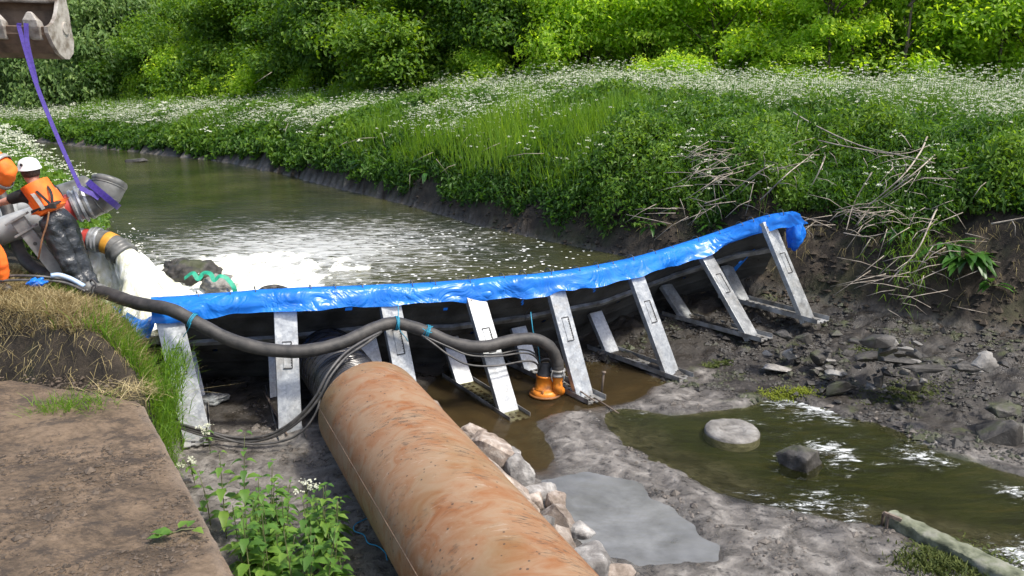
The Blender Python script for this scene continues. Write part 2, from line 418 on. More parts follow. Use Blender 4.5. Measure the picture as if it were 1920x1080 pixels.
# ------------------------------------------------------------------ water
def upstream_water_mat():
    m, nt, b = newmat('river_water'); v = coords(nt); lk = nt.links
    sep = nt.nodes.new('ShaderNodeSeparateXYZ'); lk.new(v, sep.inputs[0])
    J = at(270, 560, WATER_Z)
    def dist(p, sx, sy, rot=0.0):
        mp = nt.nodes.new('ShaderNodeMapping'); mp.vector_type = 'TEXTURE'
        mp.inputs['Location'].default_value = (p[0], p[1], p[2] if len(p) > 2 else WATER_Z); mp.inputs['Scale'].default_value = (sx, sy, 1)
        mp.inputs['Rotation'].default_value = (0, 0, rot); lk.new(v, mp.inputs[0])
        ln = nt.nodes.new('ShaderNodeVectorMath'); ln.operation = 'LENGTH'; lk.new(mp.outputs[0], ln.inputs[0]); return ln.outputs['Value']
    ang = math.atan2(0.45, 1)
    d1 = dist(at(330, 545, WATER_Z), 2.0, 1.5, ang); d2 = dist(at(560, 470, WATER_Z), 5.0, 4.6, 0.35)
    warp = noise(nt, v, 1.6, 7, 0.62, 1.2); str_ = nt.nodes.new('ShaderNodeMapping'); str_.inputs['Scale'].default_value = (1.0, 3.0, 1); str_.inputs['Rotation'].default_value = (0, 0, -0.45); lk.new(v, str_.inputs[0])
    streak = noise(nt, str_.outputs[0], 3.2, 8, 0.68, 1.0)
    core = math_(nt, 'SUBTRACT', math_(nt, 'ADD', math_(nt, 'MULTIPLY', warp, 1.3), 0.45), d1)
    core = ramp(nt, [(0.0, (0, 0, 0)), (0.35, (1, 1, 1))], core).outputs[0]
    halo = math_(nt, 'MULTIPLY', math_(nt, 'SUBTRACT', 1.02, d2), 0.35)
    halo = math_(nt, 'ADD', halo, math_(nt, 'SUBTRACT', streak, 0.62))
    halo = ramp(nt, [(0.02, (0, 0, 0)), (0.20, (.6, .6, .6))], halo).outputs[0]
    # drifting foam flecks
    vor = nt.nodes.new('ShaderNodeTexVoronoi'); vor.inputs['Scale'].default_value = 6.5; lk.new(v, vor.inputs['Vector'])
    d3 = dist((-0.6, 14.2), 4.0, 4.6, -0.75)
    zone = ramp(nt, [(0.35, (1, 1, 1)), (1.0, (0, 0, 0))], d3).outputs[0]
    sz = math_(nt, 'MULTIPLY', math_(nt, 'MULTIPLY', zone, 0.20), noise(nt, v, 3, 3))
    fl = math_(nt, 'LESS_THAN', vor.outputs['Distance'], math_(nt, 'MULTIPLY', sz, 1.7))
    foam = math_(nt, 'MAXIMUM', math_(nt, 'MAXIMUM', core, halo), fl)
    deep = ramp(nt, [(0.35, (0.017, 0.021, 0.008)), (0.7, (0.055, 0.055, 0.022))], noise(nt, v, 0.5, 4)).outputs[0]
    lk.new(mixc(nt, foam, deep, (0.74, 0.75, 0.74)), b.inputs['Base Color'])
    lk.new(mixc(nt, foam, (0.05,)*3, (0.7,)*3), b.inputs['Roughness'])
    b.inputs['IOR'].default_value = 1.33
    rp = nt.nodes.new('ShaderNodeMapping'); rp.inputs['Scale'].default_value = (1.0, 2.2, 1); rp.inputs['Rotation'].default_value = (0, 0, -0.35); lk.new(v, rp.inputs[0])
    amp = ramp(nt, [(0.2, (1, 1, 1)), (1.0, (0.22,)*3)], dist(at(470, 480, WATER_Z), 9, 7, .5)).outputs[0]
    h = math_(nt, 'MULTIPLY', math_(nt, 'ADD', noise(nt, rp.outputs[0], 2.2, 6, 0.55, 0.8), math_(nt, 'MULTIPLY', noise(nt, rp.outputs[0], 7.5, 4, 0.5, .5), 0.35)), amp)
    p = bump(nt, b, h, 0.55, 0.16)
    bump(nt, b, math_(nt, 'MULTIPLY', foam, noise(nt, v, 9, 8, .7)), 0.6, 0.10, p)
    return m
def off(P, d):
    out = []
    for i, p in enumerate(P):
        a = Vector((*P[max(i-1, 0)], 0)); b_ = Vector((*P[min(i+1, len(P)-1)], 0)); t = (b_-a).normalized(); out.append((p[0]-t.y*d, p[1]+t.x*d))
    return out
wl_ = [t + (p-t)*((t.z-WATER_Z)/(t.z-p.z)) + u*0.06 for t, p, u in zip(TOPS, PAN, UD)]
wpoly = off(LL[:10], -1.2)+[(-5.2, 9.75), (-4.75, 9.35)]+[(p.x, p.y) for p in wl_]+[(3.3, 13.1)]+[(3.6, 13.7)]+off(RL[:13], 1.0)[::-1][1:]
wob = mesh('river_water', [(a, b, WATER_Z) for a, b in wpoly], [tuple(range(len(wpoly)))], upstream_water_mat(), None, False)
tag(wob, kind='structure')
bm = bmesh.new(); bm.from_mesh(wob.data); bmesh.ops.triangulate(bm, faces=bm.faces[:])
for f in bm.faces:
    if f.normal.z < 0: f.normal_flip()
bm.to_mesh(wob.data); bm.free()

def thin_water_mat(name, murk, mcol, bs, bst, streaks=False):
    m, nt, b = newmat(name); v = coords(nt); lk = nt.links
    b.inputs['Base Color'].default_value = (*mcol, 1); b.inputs['Roughness'].default_value = 0.04; b.inputs['IOR'].default_value = 1.33
    mp = nt.nodes.new('ShaderNodeMapping'); mp.inputs['Rotation'].default_value = (0, 0, 0.62); mp.inputs['Scale'].default_value = (1, 2.6, 1); lk.new(v, mp.inputs[0])
    h = math_(nt, 'ADD', noise(nt, mp.outputs[0], bs, 6, 0.55, 0.8), math_(nt, 'MULTIPLY', noise(nt, mp.outputs[0], bs*4, 3), 0.3))
    bump(nt, b, h, bst, 0.05)
    g = nt.nodes.new('ShaderNodeBsdfTransparent'); g.inputs[0].default_value = (0.80, 0.80, 0.62, 1)
    lw = nt.nodes.new('ShaderNodeFresnel'); lw.inputs['IOR'].default_value = 1.33
    fac = math_(nt, 'MAXIMUM', math_(nt, 'MULTIPLY', lw.outputs[0], 2.2), murk)
    var = noise(nt, v, 1.7, 6, .6, .8)
    if not streaks:
        lk.new(ramp(nt, [(.3, tuple(q*.72 for q in mcol)), (.7, tuple(min(1, q*1.25) for q in mcol))], var).outputs[0], b.inputs['Base Color'])
        fac = math_(nt, 'MAXIMUM', math_(nt, 'MULTIPLY', lw.outputs[0], 2.2), math_(nt, 'MULTIPLY', ramp(nt, [(.3, (.72,)*3), (.6, (1, 1, 1))], noise(nt, v, 4, 6)).outputs[0], murk))
    if streaks:
        foam = noise(nt, mp.outputs[0], 6.5, 12, 0.82, 0.8); zone = noise(nt, v, 0.75, 3)  # white streaks: riffle foam, plus sky glints painted into the water colour
        st = ramp(nt, [(0.10, (0, 0, 0)), (0.16, (1, 1, 1))], math_(nt, 'SUBTRACT', math_(nt, 'MULTIPLY', math_(nt, 'ADD', foam, zone), .5), 0.44)).outputs[0]
        lk.new(mixc(nt, st, mcol, (.60, .62, .62)), b.inputs['Base Color']); lk.new(mixc(nt, st, (.04,)*3, (.6,)*3), b.inputs['Roughness'])
        fac = math_(nt, 'MAXIMUM', fac, st)
    mx = nt.nodes.new('ShaderNodeMixShader'); lk.new(fac, mx.inputs[0]); lk.new(g.outputs[0], mx.inputs[1]); lk.new(b.outputs[0], mx.inputs[2])
    lk.new(mx.outputs[0], nt.nodes['Material Output'].inputs['Surface']); return m
def flat(name, P, z, mat):
    o = mesh(name, [(a, b, z) for a, b in P], [tuple(range(len(P)))], mat, None, False)
    bm = bmesh.new(); bm.from_mesh(o.data)
    for f in bm.faces:
        if f.normal.z < 0: f.normal_flip()
    bmesh.ops.triangulate(bm, faces=bm.faces[:]); bm.to_mesh(o.data); bm.free()
    return tag(o, kind='structure')
def grow(P, d):
    bm = []; n = len(P); A = sum(P[i][0]*P[(i+1) % n][1]-P[(i+1) % n][0]*P[i][1] for i in range(n)); s = 1 if A > 0 else -1
    for i in range(n):
        a = Vector((*P[i-1], 0)); b_ = Vector((*P[(i+1) % n], 0)); t = (b_-a).normalized()*s; bm.append((P[i][0]+t.y*d, P[i][1]-t.x*d))
    return bm
flat('stream_water', grow(STREAM, .12), 0.0, thin_water_mat('stream_water', 0.10, (0.03, 0.035, 0.012), 2.6, 0.55, True))
flat('pool_water', grow(POOL, .10), 0.003, thin_water_mat('pool_water', 0.30, (0.085, 0.060, 0.030), 1.2, 0.10))
flat('puddle_water', grow(PUDDLE, .10), 0.006, thin_water_mat('puddle_water', 0.90, (0.165, 0.168, 0.168), 2.2, 0.10))
#@@PART2
# ------------------------------------------------------------------ flood barrier: frames, panels
barrier = thing('flood_barrier', 'curved steel flood barrier of leaning panels on slanted galvanised struts, dry side facing the camera', 'flood barrier', FEET[3])
UZ = Vector((0, 0, 1))
SW = 0.255
for i, (f, t, u, p) in enumerate(zip(FEET, TOPS, UD, PAN)):
    d = (t-f).normalized(); side = Vector((-u.y, u.x, 0)); side = -side   # along the barrier
    side = (side - d*side.dot(d)).normalized(); n = d.cross(side).normalized()
    if n.z < 0: n = -n
    sw = SW*(1.12 if i == 0 else 1.0)
    mb = MB()   # folded steel channel: face plate and two flanges
    a = f - d*0.03; b = t - d*0.02
    mb.box((a+b)/2, (b-a)/2, side*sw/2, n*0.006)
    for sg in (-1, 1): mb.box((a+b)/2 + side*sg*(sw/2-.004) - n*0.036, (b-a)/2*.998, side*.004, n*0.033)
    strut = mb.build('strut', M['galv'], barrier, False, 0.004)
    # slot plate with toothed edge
    c = f + d*(0.56*(t-f).length); m2 = MB()
    m2.box(c + n*0.010, d*0.145, side*0.045, n*0.0035)
    lp = m2.build('latch_plate', M['galv'], strut, False, 0.002)
    m3 = MB()
    for sg in (-1, 1): m3.box(c + n*0.015 + d*0.15*sg, d*0.006, side*0.05, n*0.004)
    m3.box(c + n*0.015 + side*0.05, d*0.15, side*0.005, n*0.004)
    for k in range(9): m3.box(c + n*0.016 + side*0.042 + d*(-.12+.03*k), d*0.006, side*0.006, n*0.004)
    m3.build('latch_edge', M['slot'], strut, False)
    for k, (q, w) in enumerate([(.93, .3), (.93, -.3), (.88, .3), (.88, -.3)]):
        V, F = lathe_geo(f + d*(q*(t-f).length) + side*w*sw + n*0.006, n, [(0, .012), (.008, .012), (.008, 0.0)], 8); mesh('bolt', V, F, M['galv_dirty'], strut, False)
    # base rail, an upturned channel lying from foot to panel
    r0 = f - u*0.22 + UZ*0.012; r1 = f + u*1.5 + UZ*0.012; s2 = Vector((u.y, -u.x, 0)); mb = MB()
    L = (r1-r0)
    for sg in (-1, 0, 1):   # bottom plate as strips leaving a row of holes
        mb.box((r0+r1)/2 + s2*sg*0.10, L/2, s2*(.035 if sg else .02), UZ*0.005)
    for k in range(17): mb.box(r0 + L*(k+.5)/17 + s2*0.0425, L*0.012, s2*0.0235, UZ*0.0045); mb.box(r0 + L*(k+.5)/17 - s2*0.0425, L*0.012, s2*0.0235, UZ*0.0045)
    for sg in (-1, 1): mb.box((r0+r1)/2 + s2*sg*0.139 + UZ*0.03, L/2, s2*0.004, UZ*0.032)
    mb.build('base_rail', M['galv_dirty'], barrier, False)
    # short rear strut parallel to the front one
    ra = f + u*1.12 + UZ*0.02; q = p + (t-p)*0.40; rb = q; mb = MB()
    dd = (rb-ra).normalized(); sd = Vector((u.y, -u.x, 0)); sd = (sd-dd*sd.dot(dd)).normalized(); nn_ = dd.cross(sd)
    if nn_.z < 0: nn_ = -nn_
    mb.box((ra+rb)/2, (rb-ra)/2, sd*.12, nn_*.006)
    for sg in (-1, 1): mb.box((ra+rb)/2 + sd*sg*.116 - nn_*.03, (rb-ra)/2*.99, sd*.004, nn_*.028)
    mb.build('rear_strut', M['galv'], barrier, False, .003)
    # gusset behind the strut head
    mb = MB(); g0 = t - d*0.02 - n*0.075; mb.box(g0 - d*.12, d*.12, side*sw*.42, n*.02); mb.build('head_bracket', M['panel'], barrier, False, .004)

def panel_sheet(A, B, C, D, slots, nu=40, nv=16, rib=True):
    """A,B upper corners, D,C lower ones; slots = cells left open"""
    V = []; F = []; nrm = (B-A).cross(D-A).normalized()
    if nrm.z > 0: nrm = -nrm
    for j in range(nv+1):
        for i in range(nu+1):
            a, b = i/nu, j/nv; q = (A*(1-a)+B*a)*(1-b) + (D*(1-a)+C*a)*b
            h = 0.0
            if rib:
                h = 0.008*(abs(math.sin(b*math.pi*3)) > .9) 
            V.append(q + nrm*h)
    for j in range(nv):
        for i in range(nu):
            if (i, j) in slots: continue
            k = j*(nu+1)+i; F.append((k, k+1, k+nu+2, k+nu+1))
    return V, F
slot_cells = {0: [(13, 6), (14, 6), (15, 6)], 1: [(26, 7), (27, 7), (28, 7)], 2: [(9, 6), (10, 6), (32, 9), (33, 9)], 3: [(24, 5), (25, 5), (26, 5), (33, 9), (34, 10)],
              4: [(16, 4), (17, 4), (18, 4), (30, 9), (31, 10)], 5: [(15, 5), (16, 5), (30, 8)], 6: [(12, 5), (13, 5), (25, 7), (26, 7)]}
TP = [t+u*.07 for t, u in zip(TOPS, UD)] + [ENDT + UD[-1]*.07 - UZ*.03]; PN = PAN + [Vector((3.85, 12.85, .75))]; slot_cells[7] = []  # last bay's foot widened: dark panel added in place of shade on the earth
for i in range(8):
    A, B, C, D = TP[i], TP[i+1], PN[i+1], PN[i]
    mA, mB = A+(D-A)*.47, B+(C-B)*.47
    V, F = panel_sheet(A, B, mB, mA, set(slot_cells[i])); pn = mesh('panel', V, F, M['panel'], barrier, False)
    V, F = panel_sheet(mA + (D-A)*.01, mB + (C-B)*.01, C, D, {(12, 3), (13, 3), (29, 4)}); mesh('panel', V, F, M['panel'], barrier, False)
    mb = MB(); n_ = (B-A).cross(D-A).normalized(); n_ = -n_ if n_.z > 0 else n_
    mb.beam(mA+n_*.03, mB+n_*.03, .07, .05, n_); mb.beam(A+(D-A)*.13+n_*.03, B+(C-B)*.13+n_*.03, .035, .03, n_)
    mb.build('cross_beam', M['galv_dirty'], barrier, False, .003)

# ------------------------------------------------------------------ blue sheet over the top of the barrier
def lerp_path(P, m):
    return spline(P, m)
topline = [dep(262, 600, 9.35) , TOPS[0]+Vector((-.02, .02, .02))] + [t + UZ*.03 for t in TOPS[1:]] + [ENDT + UZ*.02]
topline[0] = TOPS[0] + Vector((-.17, .03, .015)); topline = [topline[0]] + topline[2:]
ulist = [UD[0]] + UD[1:] + [UD[-1]]
cl = spline(topline, 26); nU = len(cl)
def ulerp(k):
    a = k/26; i = min(int(a), len(ulist)-2); f = a-i; return (ulist[i]*(1-f)+ulist[i+1]*f).normalized()
V = []; F = []; prof = np.linspace(0, 1, 19)
PN_ = PAN + [PAN[-1] + (ENDT-TOPS[-1])]
for k, c in enumerate(cl):
    u = ulerp(k); s = k/26
    flap = 0.18 + 0.05*noise2(s*1.1, 3.3, 5) + 0.09*noise2(s*2.7, 1.3, 8) + .03*noise2(s*7, 9, 4) - 0.05*max(0, s-5.5)/2
    sag = 0.035*noise2(s*2.0, 7.7, 2) + 0.03*noise2(s*5.0, 1.7, 2)
    for j, q in enumerate(prof):
        if j < 8:      # upstream side, from below the water up to the rim
            b = j/8; i0 = min(int(s), 7)
            i1 = min(i0, 7); fr = min(s-i0, 1) if i0 < 7 else s-7; pa = PN_[i0]*(1-fr)+PN_[i0+1]*fr; low = c + (pa-c)*.85 + u*.06; q_ = low*(1-b) + (c + u*0.10)*b + u*0.03
        elif j < 11:   # across the rim
            b = (j-8)/3; q_ = c + u*(0.13-0.19*b) + UZ*(0.02*math.sin(b*math.pi)+sag*b)
        else:          # flap hanging on the dry side
            b = (j-11)/7
            wr = 0.09*float(noise2(s*2.2+b*1.2, b*1.6+s*.8, 12)) + 0.03*float(noise2(s*6-b*2.5, b*2+3, 13)) + 0.02*abs(float(noise2(s*6+b*4, b*1.0, 14)))
            q_ = c + u*(-0.06-0.13*b) + UZ*(sag*(1-b) - flap*b) - u*(wr*b*1.6+.01) + UZ*wr*.4
        V.append(q_)
for k in range(nU-1):
    for j in range(18):
        a = k*19+j; F.append((a, a+1, a+20, a+19))
# loose corner at the left end, turned down against the bank
tarp = thing('blue_sheet', 'blue plastic sheet draped along the whole top edge of the flood barrier', 'tarpaulin', TOPS[0])
mesh('sheet', V, F, M['tarp'], tarp)
def crumple(name, c, rx, ry, rz, seed, mat, parent, rot=0, amp=.25, sub=4):
    bm = bmesh.new(); bmesh.ops.create_icosphere(bm, subdivisions=sub, radius=1)
    P = np.array([v.co[:] for v in bm.verts]); n = np.abs(noise3(P*1.8+seed, seed))*2 + np.abs(noise3(P*4+seed, seed+1))
    mt = Matrix.Rotation(rot, 3, 'Z')
    for v, q in zip(bm.verts, n): v.co = Vector(c) + mt @ Vector((v.co.x*rx, v.co.y*ry, v.co.z*rz))*(1+amp*(q-.6))
    me = bpy.data.meshes.new(name); bm.to_mesh(me); bm.free(); me.polygons.foreach_set('use_smooth', np.ones(len(me.polygons), bool)); me.materials.append(mat)
    return put(bpy.data.objects.new(name, me), parent)
crumple('bundled_end', dep(1491, 436, 12.25), .13, .15, .26, 3, M['tarp'], tarp, .3, .3)
V = []; F = []
ctrl = [[dep(300, 575, 9.55), dep(290, 590, 9.5), dep(275, 600, 9.6), dep(240, 590, 9.9), dep(215, 570, 10.2)],
        [dep(290, 605, 9.25), dep(282, 612, 9.3), dep(262, 618, 9.45), dep(238, 608, 9.7), dep(205, 590, 10.1)],
        [dep(281, 630, 9.1), dep(275, 636, 9.2), dep(255, 640, 9.3), dep(232, 628, 9.6), dep(200, 612, 9.9)]]
g = [spline(r, 8) for r in ctrl]; gr = [spline([g[a][k] for a in range(3)], 8) for k in range(len(g[0]))]
for k, col in enumerate(gr):
    for j, q in enumerate(col): V.append(q + Vector((0, -.05*noise2(k*.25, j*.3, 3), .08*noise2(k*.22, j*.35, 6))))
m_ = len(gr[0])
for k in range(len(gr)-1):
    for j in range(m_-1): a = k*m_+j; F.append((a, a+1, a+m_+1, a+m_))
mesh('end_flap', V, F, M['tarp'], tarp)
# wire clips along the rim
M['wire'] = mat_noise('clip_wire', (.05, .05, .05), (.12, .12, .12), 20, .4, 0, metal=.6)
for px in [374, 430, 480, 586, 626, 680, 772, 815, 880, 945, 985, 1030, 1085, 1120, 1150, 1185, 1225, 1262, 1305, 1345, 1388, 1412, 1440, 1466]:
    # rim point at that column
    best = min(range(nU), key=lambda k: abs(960+1600*cl[k].x/(cl[k].y*_c+(CAM_H-cl[k].z)*_s)-px)); c = cl[best]; u = ulerp(best)
    h = random.uniform(.05, .09); ln = random.uniform(-.03, .03); sd = Vector((u.y, -u.x, 0))
    pts = spline([c - u*.04 - UZ*.01, c - u*.02 + UZ*h*.6, c + u*.02 + UZ*h + sd*ln, c + u*.07 + UZ*h*.8 + sd*ln, c + u*.09 + UZ*h*.3 + sd*ln], 4)
    tube('wire_clip', pts, .005, M['wire'], tarp, 6)

# curved rubber hose edge showing just behind the sheet
pts = [at(470, 575, .6), dep(488, 549, 10.05), dep(505, 541, 10.15), dep(522, 541, 10.2), dep(540, 549, 10.2), at(560, 575, .6)]
o = tube('rubber_hose', spline(pts, 6), .045, M['dark']); tag(o, 'arched black rubber hose poking up just behind the blue sheet', 'hose')

# ------------------------------------------------------------------ steel bypass pipe with corrugated coupling
def rust_pipe_mat():
    m, nt, b = newmat('rusty_pipe'); v = coords(nt); lk = nt.links
    mp = nt.nodes.new('ShaderNodeMapping'); lk.new(v, mp.inputs[0]); mp.inputs['Rotation'].default_value = (0.3, 0.5, 0.2); mp.inputs['Scale'].default_value = (1, 1.7, 1.2)
    big = noise(nt, v, 1.5, 6, .6, .4); st = noise(nt, mp.outputs[0], 3.0, 9, .65, 1.2); fine = noise(nt, v, 30, 6, .6)
    rust = ramp(nt, [(.25, (.15, .075, .042)), (.42, (.27, .115, .050)), (.56, (.31, .175, .098)), (.75, (.33, .245, .165))], math_(nt, 'ADD', math_(nt, 'MULTIPLY', big, .55), math_(nt, 'MULTIPLY', st, .45))).outputs[0]
    dust = ramp(nt, [(.36, (0, 0, 0)), (.62, (1, 1, 1))], st).outputs[0]
    c = mixc(nt, math_(nt, 'MULTIPLY', dust, .58), rust, (.33, .245, .165))
    ol = ramp(nt, [(.52, (0, 0, 0)), (.68, (1, 1, 1))], noise(nt, v, .8, 4)).outputs[0]
    c = mixc(nt, math_(nt, 'MULTIPLY', ol, .65), c, (.20, .14, .065))
    mp2 = nt.nodes.new('ShaderNodeMapping'); lk.new(v, mp2.inputs[0]); mp2.inputs['Rotation'].default_value = (0.2, 0.5, -0.5); mp2.inputs['Scale'].default_value = (2.2, 13, 7)
    scr = ramp(nt, [(.60, (0, 0, 0)), (.68, (1, 1, 1))], noise(nt, mp2.outputs[0], 2.2, 9, .7, .8)).outputs[0]
    c = mixc(nt, math_(nt, 'MULTIPLY', scr, .55), c, (.44, .36, .28))
    mudm = math_(nt, 'MULTIPLY', ramp(nt, [(.545, (0, 0, 0)), (.61, (.8, .8, .8))], noise(nt, mp2.outputs[0], 3.4, 9, .75)).outputs[0], ramp(nt, [(.47, (0, 0, 0)), (.58, (1, 1, 1))], noise(nt, v, 1.9, 5, .6)).outputs[0])
    c = mixc(nt, mudm, c, (.10, .075, .055))
    spk = nt.nodes.new('ShaderNodeTexVoronoi'); spk.inputs['Scale'].default_value = 13; lk.new(v, spk.inputs['Vector'])
    sp = math_(nt, 'LESS_THAN', spk.outputs['Distance'], math_(nt, 'MULTIPLY', noise(nt, v, 3, 3), .22)); c = mixc(nt, math_(nt, 'MULTIPLY', sp, .8), c, (.06, .045, .035))
    hv = nt.nodes.new('ShaderNodeHueSaturation'); hv.inputs['Value'].default_value = .80; hv.inputs['Saturation'].default_value = 1.08; lk.new(c, hv.inputs['Color'])
    lk.new(hv.outputs[0], b.inputs['Base Color']); b.inputs['Roughness'].default_value = .62; b.inputs['Specular IOR Level'].default_value = .35
    p = bump(nt, b, fine, .12, .006); bump(nt, b, math_(nt, 'ADD', mudm, sp), .5, .012, p); return m
PR = 0.535
VP = Vector((-0.408, 0.913, 0)).normalized()
PE = Vector((-1.42, 8.02, 0.60)); P0 = PE - VP*6.5
pipe = thing('steel_pipe', 'large rusty orange steel pipe lying on the mud from the barrier towards the camera', 'pipe', (P0.x, P0.y, .05))
L6 = 6.5
mesh_v, mesh_f = lathe_geo(P0, VP, [(0, PR-.02), (0, PR)] + [(L6*k/40, PR) for k in range(1, 41)] + [(L6, PR-.018), (L6-.6, PR-.018)], 72)
autosmooth(mesh('pipe_wall', mesh_v, mesh_f, rust_pipe_mat(), pipe), 50)
M['weld'] = mat_noise('weld_seam', (.20, .11, .06), (.30, .20, .12), 30, .6, .3, 60)
sidev = Vector((-VP.y, VP.x, 0)); sa = R(14)
sdir = (sidev*math.cos(sa) + UZ*math.sin(sa)); V, F = tube_geo([P0 + VP*(L6*k/30) + sdir*(PR-.002+.0012*math.sin(k*2.1)) for k in range(31)], .0055, 6); mesh('weld_seam', V, F, M['weld'], pipe)
M['corr'] = mat_noise('black_corrugated_rubber', (.014, .014, .015), (.03, .03, .032), 6, .25, .08, 40)
pc = []; d0 = 0
co_ = Vector((.02, 0, -.09)); cs = spline([PE - VP*.25 + co_*.6, PE + VP*.15 + co_, PE + VP*.55 + co_*1.3, PE + VP*1.1 + co_*1.5, PE + VP*2.2 + co_*1.5], 50)
rr = [.37 + .024*math.sin(k*2*math.pi/6) for k in range(len(cs))]
o = tube('corrugated_hose', cs, rr, M['corr'], None, 48); tag(o, 'short black corrugated hose joining the rusty pipe to the barrier', 'hose')

# ------------------------------------------------------------------ suction hose from the bank over the barrier to the pump
HP = [(-30,330,10.6),(5,372,10.5),(22,420,10.35),(36,468,10.2),(60,500,10.0),(100,520,9.85),(150,536,9.75),(200,550,9.5),(255,568,9.1),(318,580,8.85),(365,603,8.78),(430,636,8.75),(500,655,8.75),(570,658,8.8),(640,643,9.0),(700,616,9.3),(742,606,9.45),(800,622,9.5),(850,643,9.5),(905,650,9.52),(960,638,9.7),(1003,636,9.8),(1032,652,9.85),(1045,680,9.88),(1046,694,9.88)]
hp = spline([dep(*q) for q in HP], 10)
rad = [.073 + .0035*float(noise2(k*.22, 0.5, 4)) + .0016*math.sin(k*1.1) for k in range(len(hp))]
o = tube('suction_hose', hp, rad, M['dark'], None, 18); tag(o, 'thick black hose sagging across the barrier front from the left bank to the orange pump', 'hose')
M['twine'] = mat_noise('blue_green_twine', (.01, .16, .25), (.02, .25, .36), 20, .6, 0)
def twine(i_px, Y, label, tails, up=None):
    k = min(range(len(hp)), key=lambda q: (hp[q]-dep(*i_px, Y)).length); c = hp[k]; d = (hp[k+1]-hp[k-1]).normalized(); n1 = d.orthogonal().normalized(); n2 = d.cross(n1); mb = MB()
    for w in (-.012, .004, .016):
        mb.tube([c + d*(w+.01*math.sin(a*.7)) + .080*(math.cos(a)*n1+math.sin(a)*n2) for a in np.linspace(0, 6.3, 26)], .006, 6)
    for tl in tails: mb.tube(spline([dep(*q) for q in tl], 5), .005, 6)
    o = mb.build('twine', M['twine'], None, True); tag(o, label, 'twine', 'blue twine tied round the black hose')
twine((362, 600), 8.78, 'blue twine tied round the black hose at the left end of the barrier', [[(358,606,8.7),(354,615,8.70),(350,622,8.72),(343,632,8.75)]])
twine((744, 606), 9.45, 'blue twine hanging the black hose from the third strut, by the pipe end', [[(746,560,9.7),(747,585,9.5),(746,604,9.36),(750,620,9.36),(760,632,9.4),(765,640,9.45)]])
twine((802, 622), 9.5, 'small knotted blue twine bow on the black hose between two struts', [[(793,628,9.4),(800,618,9.38),(812,612,9.4)],[(792,616,9.4),(802,622,9.38),(810,624,9.4)]])
o = MB(); o.tube([dep(995, 585, 9.9), dep(999, 620, 9.82), dep(1010, 655, 9.9), dep(1013, 690, 9.97)], .006, 6); o = o.build('twine', M['twine'], None, True); tag(o, 'thin straight twine holding up the orange pump', 'twine', 'blue twine tied round the black hose')

# cables
def cable(label, P, r, group=None):
    o = tube('cable', spline([dep(*q) for q in P], 9), r, M['cable'], None, 8); tag(o, label, 'cable', group); return o
G1 = 'grey cables looping from the hose down to the mud'
lbl = 'one of the grey cables looping past the second strut down to the mud'
for j, (dx, dy, dd) in enumerate([(0, 0, 0), (5, 5, -.05), (-4, 7, .04)]):
    cable(lbl, [(715-2*j,622+2*j,9.25),(680+dx,640+dy,9.0),(645+dx,664+dy,8.75),(615+dx,700+dy,8.5),(594+dx,740+dy,8.4),(566+dx,775+dy,8.35),(530+dx,803+dy,8.35),(490+dx,819+dy,8.36),(440+dx,820+dy,8.4),(385+dx,808+dy*1.2,8.42),(328,792+dy,8.45)], .015, G1)
cable('thin cable looping lower than the rest below the pipe mouth', [(600,735,8.45),(596,765,8.38),(575,800,8.3),(545,822,8.28),(500,832,8.28),(450,830,8.3),(400,815,8.36)], .012)
cable('black cable sagging from the hose knot to the orange pump, the lowest of three', [(790,628,9.42),(815,646,9.4),(845,668,9.4),(880,684,9.42),(930,686,9.5),(985,677,9.75),(1006,682,9.9),(1010,695,9.95)], .012)
cable('black cable sagging from the hose knot to the orange pump, the middle of three', [(795,630,9.43),(840,650,9.4),(880,666,9.42),(930,668,9.5),(985,662,9.75),(1008,674,9.9),(1012,694,9.97)], .011)
cable('black cable close under the hose running to the orange pump', [(800,632,9.45),(850,655,9.46),(920,665,9.55),(975,656,9.75),(1003,664,9.9),(1016,690,9.98)], .010)

# ------------------------------------------------------------------ submersible pump
M['orange'] = mat_noise('worn_orange_paint', (.50, .13, .012), (.68, .22, .02), 6, .5, .12, 30, c3=(.20, .07, .02), rough2=.3)
M['orange_dark'] = mat_noise('stained_dark_orange', (.10, .045, .02), (.30, .11, .02), 6, .6, .2, 30)
PB = at(1022, 741, 0.0); PB.z = -.02
pump = thing('submersible_pump', 'orange submersible pump standing in the brown pool under the barrier', 'pump', PB)
lathe('volute', PB, UZ, [(0, 0), (0, .12), (.02, .165), (.05, .18), (.085, .178), (.105, .16), (.115, .13), (.118, 0)], M['orange'], pump)
mb = MB(); V, F = lathe_geo(PB, UZ, [(.03, .17), (.03, .198), (.045, .205), (.06, .198), (.06, .17)], 36); mb.add(V, F); mb.build('base_ring', M['orange_dark'], pump, True)
lathe('motor_housing', PB, UZ, [(.11, .138), (.13, .138), (.14, .122), (.27, .108), (.275, .115), (.295, .115), (.30, .10)], M['orange'], pump)
lathe('top_cap', PB, UZ, [(.295, .105), (.33, .098), (.36, .075), (.42, .06), (.44, .05), (.445, 0)], M['dark'], pump)
dv = Vector((1, .1, 0)).normalized()
ob = dep(1046, 694, 9.88)
tube('outlet_elbow', spline([PB + UZ*.07 + dv*.10, PB + UZ*.07 + dv*.19, Vector((ob.x, ob.y, .12)), Vector((ob.x, ob.y, ob.z-.16)), Vector((ob.x, ob.y, ob.z-.04))], 8), .062, M['orange'], pump, 16)
cl_ = lathe('hose_clamp', ob + UZ*-.07, UZ, [(0, .07), (0, .092), (.022, .095), (.03, .08), (.055, .08), (.06, .095), (.085, .092), (.085, .07)], M['galv_dirty'], pump)
